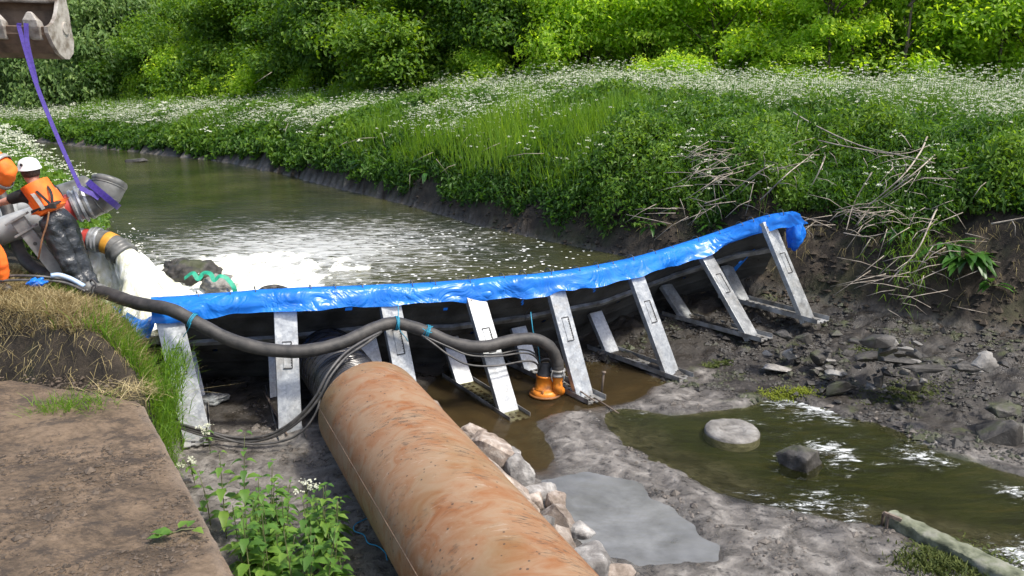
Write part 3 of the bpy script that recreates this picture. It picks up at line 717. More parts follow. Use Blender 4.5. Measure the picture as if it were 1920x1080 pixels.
for a in (-2.4, -.9): tube('clamp_lever', spline([ob + Vector((.09*math.cos(a), .09*math.sin(a), .02)), ob + Vector((.115*math.cos(a), .115*math.sin(a), -.05)), ob + Vector((.09*math.cos(a), .09*math.sin(a), -.13))], 4), .008, M['galv_dirty'], pump, 6)
tube('lifting_handle', spline([PB + Vector((-.07, 0, .33)), PB + Vector((-.06, 0, .47)), PB + Vector((.05, 0, .49)), PB + Vector((.08, 0, .33))], 6), .010, M['cable'], pump, 8)
for k in range(6):
    a = k*1.047+.3; tube('bolt', [PB + Vector((.16*math.cos(a), .16*math.sin(a), .08)), PB + Vector((.15*math.cos(a), .15*math.sin(a), .135))], .014, M['orange_dark'], pump, 6)

# small metal stakes and sticks by the feet of the barrier
M['rustbar'] = mat_noise('rusty_bar', (.06, .045, .035), (.17, .13, .10), 20, .8, .2)
def stick(name, a, b, r, mat, label, cat, group=None):
    mb = MB(); mb.tube([a, (a*2+b)/3, b], [r, r, r*.9], 8)
    o = mb.build(name, mat, None, True); return tag(o, label, cat, group)
mb = MB(); a = at(1128, 738, 0.0); b = a + Vector((.02, .0, .29)); mb.tube([a, b], .014, 8); mb.tube([b - UZ*.015, b + UZ*.003], .028, 10)
tag(mb.build('ground_stake', M['rustbar'], None, True), 'upright rusty metal stake beside the foot of the fifth strut from the left', 'stake')
mb = MB(); a = at(389, 830, .04); b = a + UZ*.15; mb.tube([a, b], .016, 8); mb.tube([b - UZ*.015, b + UZ*.003], .03, 10)
tag(mb.build('ground_stake', M['rustbar'], None, True), 'short dark stake in the mud at the foot of the leftmost strut', 'stake')
stick('steel_bar', at(1040, 700, .12), at(1115, 752, .06), .010, M['rustbar'], 'thin bar lying from the pump to the foot of the fifth strut', 'bar')
stick('steel_bar', at(495, 735, .10), at(538, 815, .05), .012, M['rustbar'], 'thin bar lying in the dark mud left of the second strut', 'bar')
stick('steel_bar', at(1118, 748, .05), at(1160, 775, .03), .010, M['rustbar'], 'short bar lying at the edge of the stream by the upright stake', 'bar')
# plastic scrap under the barrier
o = crumple('plastic_scrap', at(400, 748, .10), .20, .12, .07, 9, mat_noise('muddy_plastic', (.10, .10, .10), (.30, .32, .31), 9, .5, .2, 20), None, .4, .5)
tag(o, 'crumpled grey plastic scrap in the dark mud between the first two struts', 'litter')
# ------------------------------------------------------------------ rocks
def rock_mat(name, c1, c2, c3, bs=10, rough=.85, moss=None, dark_low=None):
    m, nt, b = newmat(name); v = coords(nt); lk = nt.links
    oi = nt.nodes.new('ShaderNodeObjectInfo'); va = nt.nodes.new('ShaderNodeVectorMath'); va.operation = 'ADD'
    lk.new(v, va.inputs[0]); lk.new(oi.outputs['Random'], va.inputs[1]); v = va.outputs[0]
    f = noise(nt, v, 6, 8, .65, .5); c = ramp(nt, [(.3, c1), (.5, c2), (.68, c3)], f).outputs[0]
    hs = nt.nodes.new('ShaderNodeHueSaturation'); lk.new(c, hs.inputs['Color']); lk.new(math_(nt, 'ADD', math_(nt, 'MULTIPLY', oi.outputs['Random'], .5), .75), hs.inputs['Value']); c = hs.outputs[0]
    if moss: c = mixc(nt, math_(nt, 'MULTIPLY', ramp(nt, [(.52, (0, 0, 0)), (.62, (1, 1, 1))], noise(nt, v, 3, 5)).outputs[0], .7), c, moss)
    lk.new(c, b.inputs['Base Color']); b.inputs['Roughness'].default_value = rough
    p = bump(nt, b, noise(nt, v, bs, 10, .7), .7, .03); bump(nt, b, noise(nt, v, bs*5, 6, .7), .4, .008, p); return m
M['limestone'] = rock_mat('pale_limestone', (.085, .062, .042), (.235, .19, .155), (.42, .375, .33), 12)
M['limestone_grey'] = rock_mat('grey_limestone', (.06, .056, .05), (.18, .17, .16), (.36, .35, .33), 12)
M['darkstone'] = rock_mat('wet_dark_stone', (.012, .010, .008), (.036, .032, .027), (.085, .078, .07), 9, .6, (.04, .05, .012))
M['greystone'] = rock_mat('silted_stone', (.07, .065, .058), (.17, .16, .145), (.28, .27, .25), 14, .75)
def rock(name, c, rx, ry, rz, seed, mat, rotz=0, tilt=0, sub=2, flat=1.0, npts=13, rough=.10):
    rs = random.Random(seed); bm = bmesh.new(); P = []
    for k in range(npts):
        v = Vector((rs.gauss(0, 1), rs.gauss(0, 1), rs.gauss(0, 1))).normalized(); P.append(bm.verts.new((v.x*rx, v.y*ry, v.z*rz)))
    r = bmesh.ops.convex_hull(bm, input=P)
    bmesh.ops.delete(bm, geom=[v for v in bm.verts if not v.link_faces], context='VERTS')
    bmesh.ops.bevel(bm, geom=bm.edges[:], offset=.10*min(rx, ry, rz), segments=1, affect='EDGES', profile=.6, clamp_overlap=True)
    bmesh.ops.triangulate(bm, faces=bm.faces[:])
    for _ in range(sub): bmesh.ops.subdivide_edges(bm, edges=bm.edges[:], cuts=1, use_grid_fill=True)
    Q = np.array([v.co[:] for v in bm.verts]); m = min(rx, ry, rz)
    n = noise3(Q/m*.9+seed, seed)*rough*2.0 + noise3(Q/m*2.5+seed, seed+5)*rough + noise3(Q/m*6+seed, seed+7)*rough*.5
    bm.normal_update()
    for v, q in zip(bm.verts, n): v.co += v.normal*float(q)*m
    mt = Matrix.Rotation(rotz, 4, 'Z') @ Matrix.Rotation(tilt, 4, 'X')
    me = bpy.data.meshes.new(name); bm.transform(mt); bm.to_mesh(me); bm.free(); me.materials.append(mat)
    me.polygons.foreach_set('use_smooth', np.ones(len(me.polygons), bool))
    o = bpy.data.objects.new(name, me); o.location = c; put(o); return autosmooth(o, 28)
RK = 'broken limestone rocks along the right side of the pipe'
for k, (px, py, z, rx, ry, rz, rot, mat, lab) in enumerate([
    (806, 778, .15, .16, .14, .20, .3, 'limestone', 'pale limestone rock by the foot of the third strut, furthest along the pipe'),
    (893, 812, .17, .19, .15, .12, -.4, 'limestone', 'pinkish limestone slab propped up at the edge of the brown pool'),
    (862, 830, .15, .13, .13, .15, .8, 'limestone', 'small pinkish limestone rock against the pipe next to the propped slab'),
    (915, 850, .22, .30, .23, .24, -.9, 'limestone', 'big cream limestone boulder leaning on the pipe beside the brown pool'),
    (893, 862, .22, .18, .14, .16, .2, 'limestone_grey', 'grey limestone rock squeezed between the pipe and the big cream boulder'),
    (955, 858, .10, .16, .2, .13, .5, 'limestone_grey', 'flat grey rock behind the big cream boulder at the water edge'),
    (935, 905, .28, .42, .17, .18, -1.0, 'limestone', 'long pale limestone slab lying along the pipe'),
    (975, 880, .15, .2, .15, .18, -1.0, 'limestone_grey', 'rough grey rock between the long slab and the brown pool'),
    (965, 945, .24, .30, .12, .15, -1.0, 'limestone', 'narrow white rock wedged along the pipe below the long slab'),
    (1010, 918, .06, .17, .13, .09, .2, 'limestone_grey', 'low muddy rock with an orange stain at the tip of the grey puddle'),
    (1000, 940, .10, .13, .1, .09, 1.2, 'limestone', 'small brown rock between the narrow rock and the puddle'),
    (1042, 938, .09, .12, .10, .10, .4, 'limestone', 'small cream block standing at the left edge of the grey puddle'),
    (1040, 972, .12, .22, .14, .12, -.3, 'limestone', 'wide pinkish rock stretching out over the grey puddle'),
    (1092, 990, .06, .12, .09, .08, .2, 'limestone_grey', 'small grey rock at the end of the wide rock, in the puddle'),
    (1018, 985, .14, .14, .12, .10, .8, 'limestone_grey', 'grey rock half hidden behind the white boulder beside the pipe'),
    (1052, 1025, .22, .17, .22, .19, .5, 'limestone', 'white limestone boulder beside the pipe near the bottom of the picture'),
    (1108, 1058, .14, .21, .19, .17, 1.1, 'limestone_grey', 'square grey boulder at the near end of the rocks beside the puddle'),
    (1152, 1075, .06, .17, .12, .10, .1, 'limestone', 'low brownish rock at the bottom edge next to the square grey boulder'),
    (1040, 1075, .30, .2, .16, .14, -.8, 'limestone', 'pale rock against the pipe at the bottom edge of the picture'),
    (985, 965, .22, .14, .10, .10, -.6, 'limestone_grey', 'small grey rock filling the gap beside the pipe below the narrow white rock')]):
    o = rock('limestone_rock', at(px, py, z) - UZ*.03, rx*1.22, ry*1.22, rz*1.22, 40+k, M[mat], rot, random.uniform(-.3, .3), 3); tag(o, lab, 'rock', RK)
# stones in the stream
V, F = lathe_geo(Vector((0, 0, 0)), UZ, [(-.5, .30), (-.02, .285), (.02, .27), (.045, .22), (.055, .15), (.0, .11), (-.02, .06), (-.01, 0)], 48)
V = [v + Vector((0, 0, 1))*float(.03*noise2(v.x*9+3, v.y*9, 3)+.02*noise2(v.x*30, v.y*30, 4))*(1 if v.z > -.05 else 0) + Vector((v.x, v.y, 0))*float(.12*noise2(v.x*4+9, v.y*4+2, 5)) for v in V]
o = mesh('round_stone', V, F, M['greystone']); o.scale = (1.05, 1.05, .45); o.location = at(1374, 806, .03); o.rotation_euler = (.05, .0, .4); tag(o, 'round flat millstone like stone with a hollow centre in the stream', 'stone')
o = rock('stream_boulder', at(1506, 874, .0), .32, .24, .20, 83, M['darkstone'], -.5, .1, 3); tag(o, 'dark angular boulder with a white wake in the middle of the stream', 'boulder')
# mud island lumps beside the stream
def stone(px, py, rx, ry, rz, lab, seed, mat='darkstone', rot=0, zoff=0, grp=None, name='slope_stone', tilt=0.0, sub=2):
    z = 0.0
    for _ in range(3):
        p = at(px, py, z); z = float(ground(np.array([p.x]), np.array([p.y]))[0])
    o = rock(name, at(px, py, z+rz*.35+zoff), rx, ry, rz, seed, M[mat], rot, tilt, sub); tag(o, lab, 'stone', grp); return o
GS = 'dark stones scattered on the muddy slope below the right bank'
for k, (px, py, rx, ry, rz, rot, lab) in enumerate([
    (1578, 732, .22, .17, .13, .2, 'block shaped dark stone at the water edge beside the bright moss'),
    (1538, 668, .17, .14, .12, .9, 'upright dark stone on the slope left of the broken slabs'),
    (1485, 664, .14, .12, .08, .2, 'rounded grey stone on the slope nearest the barrier feet'),
    (1640, 668, .36, .16, .07, .5, 'long mossy slab tilted over others on the slope'),
    (1672, 672, .30, .16, .05, -.4, 'flat dark slab beside the long mossy slab'),
    (1650, 640, .2, .09, .06, 0, 'small oblong slab above the mossy slab'),
    (1668, 655, .16, .10, .10, .8, 'pointed dark slab end resting on the mossy slab'),
    (1568, 700, .16, .14, .05, .4, 'flat light grey stone lying in the gravel'),
    (1812, 687, .20, .11, .06, -.4, 'flat rectangular stone alone on the bare mud to the right'),
    (1850, 672, .10, .08, .07, .1, 'pale rounded stone near the right edge'),
    (1845, 683, .12, .09, .08, .5, 'small dark stone just below the pale rounded stone'),
    (1740, 690, .35, .13, .05, -.1, 'long low slab half sunk in the mud'),
    (1870, 812, .28, .22, .20, -.5, 'large square dark block near the right edge above the stream'),
    (1880, 770, .30, .12, .09, .3, 'dark sloping slab above the large square block'),
    (1714, 722, .12, .1, .08, .2, 'small dark block among moss patches'),
    (1652, 714, .12, .1, .09, .7, 'small mossy stone right of the block shaped stone'),
    (1455, 690, .22, .12, .05, -.3, 'curved flat grey stone low on the slope'),
    (1590, 662, .09, .07, .07, .3, 'small dark stone left of the long mossy slab'),
    (1912, 815, .18, .16, .13, .3, 'dark block cut by the right edge of the picture'),
    (1510, 635, .16, .11, .08, .2, 'dark stone on the brown earth near the last strut'),
    (1470, 628, .16, .12, .07, -.6, 'dark stone beside the foot of the seventh strut')]):
    stone(px, py, rx, ry, rz, lab, 200+k, 'darkstone' if 'pale' not in lab and 'light' not in lab and 'grey' not in lab else 'greystone', rot, 0, GS)
rs = random.Random(5)
for k in range(110):
    px = rs.gauss(1600, 130); py = 640 + rs.random()*130
    if px < 1440 or px > 1915 or py > 640 + 0.52*(px-1330): continue
    s = rs.uniform(.025, .07)
    stone(px, py, s*rs.uniform(1, 1.7), s, s*rs.uniform(.4, .8), 'one of the fist sized dark stones strewn over the muddy slope', 300+k, rs.choice(['darkstone', 'darkstone', 'greystone']), rs.uniform(0, 3), 0, 'fist sized stones on the muddy slope', 'small_stone', 0.0, 1)
# gravel and clods: uncountable
def scatter_chunks(name, pts, sizes, mat, kind='stuff'):
    base = np.array([(1,0,0),(-1,0,0),(0,1,0),(0,-1,0),(0,0,1),(0,0,-1)], float); fb = np.array([(0,2,4),(2,1,4),(1,3,4),(3,0,4),(2,0,5),(1,2,5),(3,1,5),(0,3,5)])
    n = len(pts); Vv = base[None]*(1+RNG.uniform(-.45, .45, (n, 6, 1)))*sizes[:, None, None]*np.array([1.2, 1, .6])
    a = RNG.uniform(0, 6.28, n); c, s = np.cos(a)[:, None], np.sin(a)[:, None]
    X = Vv[..., 0]*c-Vv[..., 1]*s; Y = Vv[..., 0]*s+Vv[..., 1]*c; Vv = np.stack([X, Y, Vv[..., 2]], -1)+pts[:, None]
    Ff = (fb[None]+(np.arange(n)*6)[:, None, None]).reshape(-1, 3)
    o = mesh(name, Vv.reshape(-1, 3), Ff, mat, None, False); return tag(o, kind=kind)
def rand_ground(n, x0, x1, y0, y1): 
    x = RNG.uniform(x0, x1, n); y = RNG.uniform(y0, y1, n); return x, y
x, y = rand_ground(16000, 1.0, 7.5, 7.5, 12.5); dr = -poly_sdf(x, y, RL); ds = area_sdf(x, y, STREAM)
k = (dr > .05) & (dr < 2.9) & (ds > -.05) & (fbm(x*2, y*2, 3, 40) > -.12) & (poly_sdf(x, y, BASE) < -.6); x, y = x[k], y[k]
o = scatter_chunks('gravel', np.stack([x, y, ground(x, y)+.004], -1), RNG.gamma(2.2, .0085, len(x)), M['darkstone']); tag(o, 'dark gravel and slate chips over the muddy slope below the right bank', 'gravel')
x, y = rand_ground(9000, -3.4, 4.5, 5.2, 9.6); ds = np.minimum(np.minimum(area_sdf(x, y, STREAM), area_sdf(x, y, POOL)), area_sdf(x, y, PUDDLE)); k = (ds > .03) & (fbm(x*2.2, y*2.2, 4, 44) > .08) & (-poly_sdf(x, y, LL) < -.02); x, y = x[k], y[k]
M['clod'] = mat_noise('mud_clods', (.05, .043, .036), (.16, .14, .12), 9, .8, .4, 50)
o = scatter_chunks('mud_clods', np.stack([x, y, ground(x, y)+.003], -1), RNG.gamma(2.0, .007, len(x)), M['clod']); tag(o, 'small crumbs of mud lying on the wet river bed', 'mud')

# ------------------------------------------------------------------ concrete wall at lower left
def wall_mat():
    m, nt, b = newmat('soiled_concrete'); v = coords(nt); lk = nt.links
    mp = nt.nodes.new('ShaderNodeMapping'); lk.new(v, mp.inputs[0]); mp.inputs['Rotation'].default_value = (0, 0, -.35); mp.inputs['Scale'].default_value = (1, 1.5, 1)
    f = noise(nt, mp.outputs[0], 2.2, 12, .72, .5); g = noise(nt, mp.outputs[0], 22, 10, .75); at2 = nt.nodes.new('ShaderNodeAttribute'); at2.attribute_name = 'edge'
    c = ramp(nt, [(.33, (.038, .025, .014)), (.44, (.092, .063, .038)), (.53, (.18, .125, .078)), (.66, (.285, .205, .135))], math_(nt, 'ADD', math_(nt, 'MULTIPLY', f, .62), math_(nt, 'MULTIPLY', g, .38))).outputs[0]
    dk = ramp(nt, [(.42, (1, 1, 1)), (.49, (0, 0, 0))], noise(nt, mp.outputs[0], 4.2, 12, .8)).outputs[0]; c = mixc(nt, math_(nt, 'MULTIPLY', dk, .7), c, (.035, .026, .02))
    c = mixc(nt, math_(nt, 'MULTIPLY', at2.outputs['Fac'], .8), c, (.30, .24, .185))
    lk.new(c, b.inputs['Base Color']); b.inputs['Roughness'].default_value = .85
    p = bump(nt, b, f, .5, .05); p = bump(nt, b, g, .9, .03, p); bump(nt, b, noise(nt, v, 90, 6, .8), .8, .010, p); return m
e0 = Vector((-3.33, 7.20, 0)); e1 = Vector((-1.40, 4.10, 0)); ed = (e1-e0).normalized(); eo = Vector((ed.y, -ed.x, 0))
if eo.x > 0: eo = -eo
V = []; F = []; EA = []; na, nb = 120, 150
Wl = (e1-e0).length
for i in range(na+1):
    for j in range(nb+1):
        t = Wl*(i/na)**1.0; w = 5.0*(j/nb)**1.5
        back = -0.5 if False else 0
        q = e0 + ed*(t - 1.2*min(1, w/1.0)*(1-i/na)) + eo*w
        z = 1.0 + .035*float(fbm(np.array([q.x*1.6]), np.array([q.y*1.6]), 4, 50)[0]) + (.018*float(fbm(np.array([q.x*9]), np.array([q.y*9]), 3, 51)[0]) if w > .03 else -.012)
        z += .06*max(0, 1-t/1.2)*min(1, w*2)
        nl = .012*float(fbm(np.array([t*6]), np.array([0.3]), 3, 52)[0]); q = q - eo*nl*(1 if j == 0 else 0)
        V.append(Vector((q.x, q.y, z))); EA.append(max(0, 1-w/.10)*.8*(0.5+float(noise2(t*3, w*20, 3))))
for i in range(na):
    for j in range(nb): a = i*(nb+1)+j; F.append((a, a+1, a+nb+2, a+nb+1))
# vertical face
b0 = len(V)
for i in range(na+1):
    t = V[i*(nb+1)]
    for k in range(1, 13): V.append(t + Vector((-eo.x*.0+.012*math.sin(k*1.3+i*.3), 0, -1.15*k/12)) + eo*float(.03*noise2(i*.15, k*.5, 8))); EA.append(.25)
for i in range(na):
    for k in range(12):
        up0 = i*(nb+1) if k == 0 else b0+i*12+k-1; up1 = (i+1)*(nb+1) if k == 0 else b0+(i+1)*12+k-1
        F.append((up0, up1, b0+(i+1)*12+k, b0+i*12+k))
wall = mesh('concrete_wall', V, F, wall_mat()); a = wall.data.attributes.new('edge', 'FLOAT', 'POINT'); a.data.foreach_set('value', np.array(EA, np.float32))
bm = bmesh.new(); bm.from_mesh(wall.data); bmesh.ops.recalc_face_normals(bm, faces=bm.faces[:]); bm.to_mesh(wall.data); bm.free()
tag(wall, 'low concrete wall with an earth stained flat top in the lower left corner', 'wall')
x, y = rand_ground(26000, -5.5, -1.5, 4.2, 8.0)
pd = (x-e0.x)*eo.x+(y-e0.y)*eo.y; k = (pd > .03) & (fbm(x*2.2+3, y*2.2, 4, 47) + RNG.normal(0, .18, len(x)) > .08); x, y = x[k], y[k]
zz = 1.0 + .035*fbm(x*1.6, y*1.6, 4, 50) + .018*fbm(x*9, y*9, 3, 51)+.004
o = scatter_chunks('soil_crumbs', np.stack([x, y, zz], -1), RNG.gamma(1.6, .0042, len(x)), mat_noise('soil', (.035, .026, .018), (.12, .09, .065), 9, .9, .4)); tag(o, 'crumbs of dark soil strewn on top of the concrete wall', 'soil')

# ------------------------------------------------------------------ mossy beam at lower right
M['mosswood'] = mat_noise('mossy_timber', (.045, .052, .028), (.13, .14, .09), 7, .8, .7, 18, c3=(.19, .19, .15))
A = at(1668, 968, .10); Bq = at(1905, 1085, .06); bd = (Bq-A).normalized(); bs_ = Vector((-bd.y, bd.x, 0)).normalized()
beam = thing('mossy_beam', 'mossy old beam lying along the near edge of the stream at lower right', 'beam', A)
V = []; F = []
ns = 60; prof = [(-.10, -.16), (-.10, .03), (-.085, .045), (.0, .05), (.085, .045), (.10, .03), (.10, -.16)]
for i in range(ns+1):
    t = i/ns; c = A + (Bq-A)*t*1.25
    for j, (a, b) in enumerate(prof):
        nz = .02*float(noise2(t*16, j*1.3, 61)) + .012*float(noise2(t*50, j*3.1, 62)); V.append(c + bs_*(a*(.75+.35*t)+nz) + UZ*(b+nz))
for i in range(ns):
    for j in range(6): a = i*7+j; F.append((a, a+1, a+8, a+7))
F.append(tuple(range(7)))
mesh('timber', V, F, M['mosswood'], beam)
mb = MB(); c0 = at(1657, 962, .20); c1 = at(1690, 975, .16)
mb.beam(c0, c1, .03, .03, UZ); mb.beam(c0, at(1653, 987, .0), .025, .02, bd); mb.beam(c0*.75+c1*.25, c0*.75+c1*.25 - UZ*.13, .02, .02, bd)
mb.build('iron_bracket', M['rustbar'], beam, False)
# blue cord on the mud, dropped leaf on the wall
o = tube('cord', spline([at(697, 968, .05), at(668, 982, .06), at(664, 995, .06), at(682, 1003, .06), at(690, 1018, .06), at(708, 1024, .06), at(722, 1036, .06), at(726, 1050, .06)], 6), .0055, mat_noise('light_blue_cord', (.02, .22, .42), (.03, .32, .55), 20, .5, 0), None, 6); tag(o, 'thin light blue cord lying on the mud left of the rusty pipe', 'cord')
# ------------------------------------------------------------------ discharge pipes on the left bank
M['rubber_grey'] = mat_noise('worn_grey_rubber', (.06, .06, .055), (.15, .15, .14), 6, .5, .1, 30, rough2=.35)
M['pipe_grey'] = mat_noise('grey_pipe_paint', (.20, .21, .21), (.36, .37, .37), 5, .45, .08, 20, rough2=.3)
M['red'] = mat_noise('red_band_paint', (.30, .025, .02), (.42, .06, .045), 8, .45, .1, 30)
M['amber'] = mat_noise('orange_band_paint', (.42, .19, .015), (.55, .27, .03), 8, .5, .1, 30)
M['purple'] = mat_noise('purple_webbing', (.035, .018, .17), (.055, .028, .25), 30, .6, .2, 80)
def pipe_along(A, B):
    d = (B-A).normalized(); return d, (B-A).length
def seg(name, A, B, prof, mat, parent, n=32):
    d, L = pipe_along(A, B); return autosmooth(lathe(name, A, d, [(a*L, r) for a, r in prof], mat, parent, n), 30)
def discharge(label, P, Yoff, r, bandmat, elbow, name='discharge_pipe', coupling=True, tailpts=None):
    """P: pixel/depth points start, band start, band end, coupling end"""
    A, B1, B2, Cc = [dep(*q) for q in P]
    t = thing(name, label, 'pipe', A, 'discharge pipes on the left bank')
    seg('pipe_wall', A, B1, [(0, r*.2), (0, r), (1, r)], M['pipe_grey'], t)
    seg('painted_band', B1, B2, [(0, r*1.0), (0.02, r*1.04), (.98, r*1.04), (1, r)], M['red'], t)
    if coupling:
        seg('coupling', B2, Cc, [(0, r), (.06, r*1.22), (.2, r*1.30), (.3, r*1.16), (.42, r*1.16), (.5, r*1.40), (.62, r*1.40), (.68, r*1.2), (.8, r*1.2), (.86, r*1.34), (1, r*1.30), (1, r*.9)], M['galv_dirty2'], t)
    return t
M['galv_dirty2'] = mat_noise('wet_coupling_steel', (.22, .23, .235), (.48, .49, .50), 7, .38, .1, 25, metal=.45)
up_ = discharge('upper grey discharge pipe with red band and rubber elbow, hung in the purple sling', [(-40, 448, 10.1), (118, 394, 10.45), (136, 388, 10.5), (167, 378, 10.58)], 0, .165, 'red', None)
e = spline([dep(*q) for q in [(160,381,10.56),(176,376,10.58),(190,369,10.6),(199,358,10.62),(204,346,10.66),(208,334,10.70)]], 6)
e_up = e
tube('rubber_elbow', e, [.185, .205, .215, .212, .20] + [.197]*(len(e)-12) + [.205, .212, .215, .212, .205, .18, .11], M['rubber_grey'], up_, 28)
for k in (9, 16, 22):
    if k+2 < len(e): tube('elbow_ring', [e[k], e[k+1]], .203, M['rubber_grey'], up_, 28)
o2 = thing('rear_discharge_pipe', 'dark discharge elbow half hidden behind the upper grey pipe', 'pipe', dep(60, 385, 11.1), 'discharge pipes on the left bank')
tube('pipe_wall', spline([dep(*q) for q in [(-40,410,10.9),(60,382,11.2),(120,366,11.3),(135,362,11.32)]], 6), .14, M['pipe_grey'], o2, 24)
tube('rubber_elbow', spline([dep(*q) for q in [(112,370,11.2),(130,364,11.25),(150,357,11.3),(162,350,11.35),(170,345,11.4)]], 6), [.16]*18+[.158,.157,.156,.15,.14,.12,.07], M['rubber_grey'], o2, 24)
lo_ = discharge('lower discharge pipe with red and orange bands pouring water into the river', [(30, 425, 10.35), (158, 446, 10.5), (169, 448, 10.5), (188, 451, 10.5)], 0, .118, 'red', None)
e = spline([dep(*q) for q in [(184,450,10.5),(196,453,10.5),(208,458,10.48),(218,464,10.46),(225,471,10.44)]], 6)
tube('rubber_elbow', e, .142, M['rubber_grey'], lo_, 28)
k = len(e)//2; tube('painted_band', e[k-4:k+3], .1455, M['amber'], lo_, 28)
MOUTH = e[-1]; MD = (e[-1]-e[-3]).normalized()
lathe('flange', MOUTH - MD*.06, MD, [(0, .14), (.01, .175), (.035, .185), (.05, .165), (.10, .165), (.115, .178), (.15, .178), (.15, .14), (.05, .13)], M['rubber_grey'], lo_)
o3 = thing('rear_outlet', 'dark outlet ring under the lower pipe, water pouring from it', 'pipe', dep(168, 468, 10.75), 'discharge pipes on the left bank')
A = dep(152, 458, 10.7); d = (dep(174, 471, 10.7)-A).normalized()
lathe('pipe_wall', A, d, [(-.25, .10), (0, .11), (.08, .12)], M['rubber_grey'], o3); lathe('flange', A + d*.08, d, [(0, .12), (.01, .15), (.05, .15), (.05, .11)], M['dark'], o3)
o4 = thing('support_pipe', 'grey discharge pipe running behind the worker into the lower outlet', 'pipe', dep(0, 420, 10.3), 'discharge pipes on the left bank')
tube('pipe_wall', spline([dep(*q) for q in [(-30,404,10.75),(40,418,10.8),(100,438,10.8),(150,456,10.75)]], 5), .12, M['pipe_grey'], o4, 20)

# water pouring out
def foam_mat():
    m, nt, b = newmat('falling_water'); v = coords(nt); lk = nt.links
    mp = nt.nodes.new('ShaderNodeMapping'); mp.inputs['Scale'].default_value = (5, 5, 1.2); lk.new(v, mp.inputs[0])
    f = noise(nt, mp.outputs[0], 2.0, 8, .65, .6)
    lk.new(ramp(nt, [(.35, (.56, .55, .38)), (.6, (.78, .79, .75))], f).outputs[0], b.inputs['Base Color']); b.inputs['Roughness'].default_value = .35
    b.inputs['Subsurface Weight'].default_value = .3; b.inputs['Subsurface Radius'].default_value = (.1, .1, .08); b.inputs['Subsurface Scale'].default_value = .5
    bump(nt, b, f, .6, .05); return m
M['spray'] = foam_mat()
def jet(name, start, vel, r0, r1, label, seed, zend=WATER_Z-.05, squash=1.0):
    P = []; T = []; t = 0
    while True:
        p = start + vel*t + Vector((0, 0, -4.9*t*t)); P.append(p); T.append(t)
        if p.z < zend or len(P) > 60: break
        t += .012
    V, F = tube_geo(P, [r0 + (r1-r0)*(k/(len(P)-1))**1.2 for k in range(len(P))], 40)
    Q = np.array([v[:] for v in V]); c = np.array([P[min(k//40, len(P)-1)][:] for k in range(len(Q))])
    s = Q*np.array([7, 7, 1.6]); n = noise3(s+seed, seed)*.8+noise3(s*2.7+seed, seed+1)*.45+noise3(Q*13, seed+2)*.3
    Q = c+(Q-c)*(1+n[:, None]*np.linspace(.15, .8, len(Q))[:, None])
    o = mesh(name, [Vector(q) for q in Q], F, M['spray']); tag(o, label, 'water jet', None); return P[-1]
j1 = jet('water_jet', MOUTH + MD*.07, MD*1.7 + Vector((.35, -.25, -.2)), .135, .44, 'white jet of water falling from the lower pipe with the orange band', 3)
j2 = jet('water_jet', dep(170, 474, 10.72), Vector((.85, -.2, -.5)), .13, .42, 'pale yellowish jet of water falling just beside the worker’s legs', 8)
j3 = jet('water_jet', dep(200, 478, 10.75), Vector((1.25, -.1, -.6)), .12, .45, 'curtain of white water between the two falling jets', 13)
# separate strands and ropes of water round the solid core of each jet
rs = random.Random(17); SV, SF = [], []
for k in range(70):
    st, ve, rad_ = rs.choice([(MOUTH + MD*.08, MD*1.7 + Vector((.35, -.25, -.2)), .15), (dep(170, 474, 10.72), Vector((.85, -.2, -.5)), .14), (dep(200, 478, 10.75), Vector((1.25, -.1, -.6)), .14)])
    a = rs.uniform(0, 6.28); s0 = st + Vector((math.cos(a)*rad_, rs.uniform(-.5, .5)*rad_, math.sin(a)*rad_)); v0 = ve*rs.uniform(.8, 1.35) + Vector((math.cos(a)*.45, rs.uniform(-.5, .5), math.sin(a)*.35)); t0 = rs.uniform(0, .12); t1 = t0 + rs.uniform(.12, .35); P = []
    for j in range(9):
        t = t0 + (t1-t0)*j/8; q = s0 + v0*t + Vector((0, 0, -4.9*t*t)); P.append(q)
    P = [q for q in P if q.z > WATER_Z-.05]
    if len(P) < 4: continue
    V, F = tube_geo(P, [(.006+.022*math.sin(math.pi*(j+.4)/len(P)))*rs.uniform(.7, 1.3) for j in range(len(P))], 6); b = len(SV); SV += V; SF += [tuple(i+b for i in f) for f in F]
o = mesh('water_strands', SV, SF, M['spray']); tag(o, 'loose strands of water flying off the falling jets', 'water', None, 'stuff')
# boiling foam where the jets land, and spray drops: uncountable
gx2 = np.linspace(-6.3, -1.6, 190); gy2 = np.linspace(9.4, 14.2, 190); X2, Y2 = np.meshgrid(gx2, gy2)
Jc = at(285, 555, WATER_Z); q = np.hypot((X2-Jc.x)/1.5, (Y2-Jc.y)/1.1); q2 = np.hypot((X2-at(480,505,.9).x)/1.6, (Y2-at(480,505,.9).y)/1.1)
hgt = .34*np.exp(-q*q*1.3)*(0.8+1.0*fbm(X2*3, Y2*3, 5, 71, .6)) + .13*np.exp(-q2*q2)*(.6+1.3*fbm(X2*4, Y2*4, 5, 72, .6)) - .035
upw = poly_sdf(X2, Y2, [(-9, 10.2), (-4.9, 10.0), (-4.5, 9.8)] + [(p.x, p.y) for p in wl_[1:]]); hgt = np.where(upw < .08, -.2, hgt)
Z2 = WATER_Z + hgt; ii = np.arange(190*190).reshape(190, 190); F2 = np.stack([ii[:-1,:-1], ii[:-1,1:], ii[1:,1:], ii[1:,:-1]], -1).reshape(-1, 4)
F2 = F2[(hgt.ravel()[F2] > -.03).any(1)]
o = mesh('foam', np.stack([X2, Y2, Z2], -1).reshape(-1, 3), F2, M['spray']); tag(o, 'boiling white foam where the pipe water lands behind the barrier', 'foam', None, 'stuff')
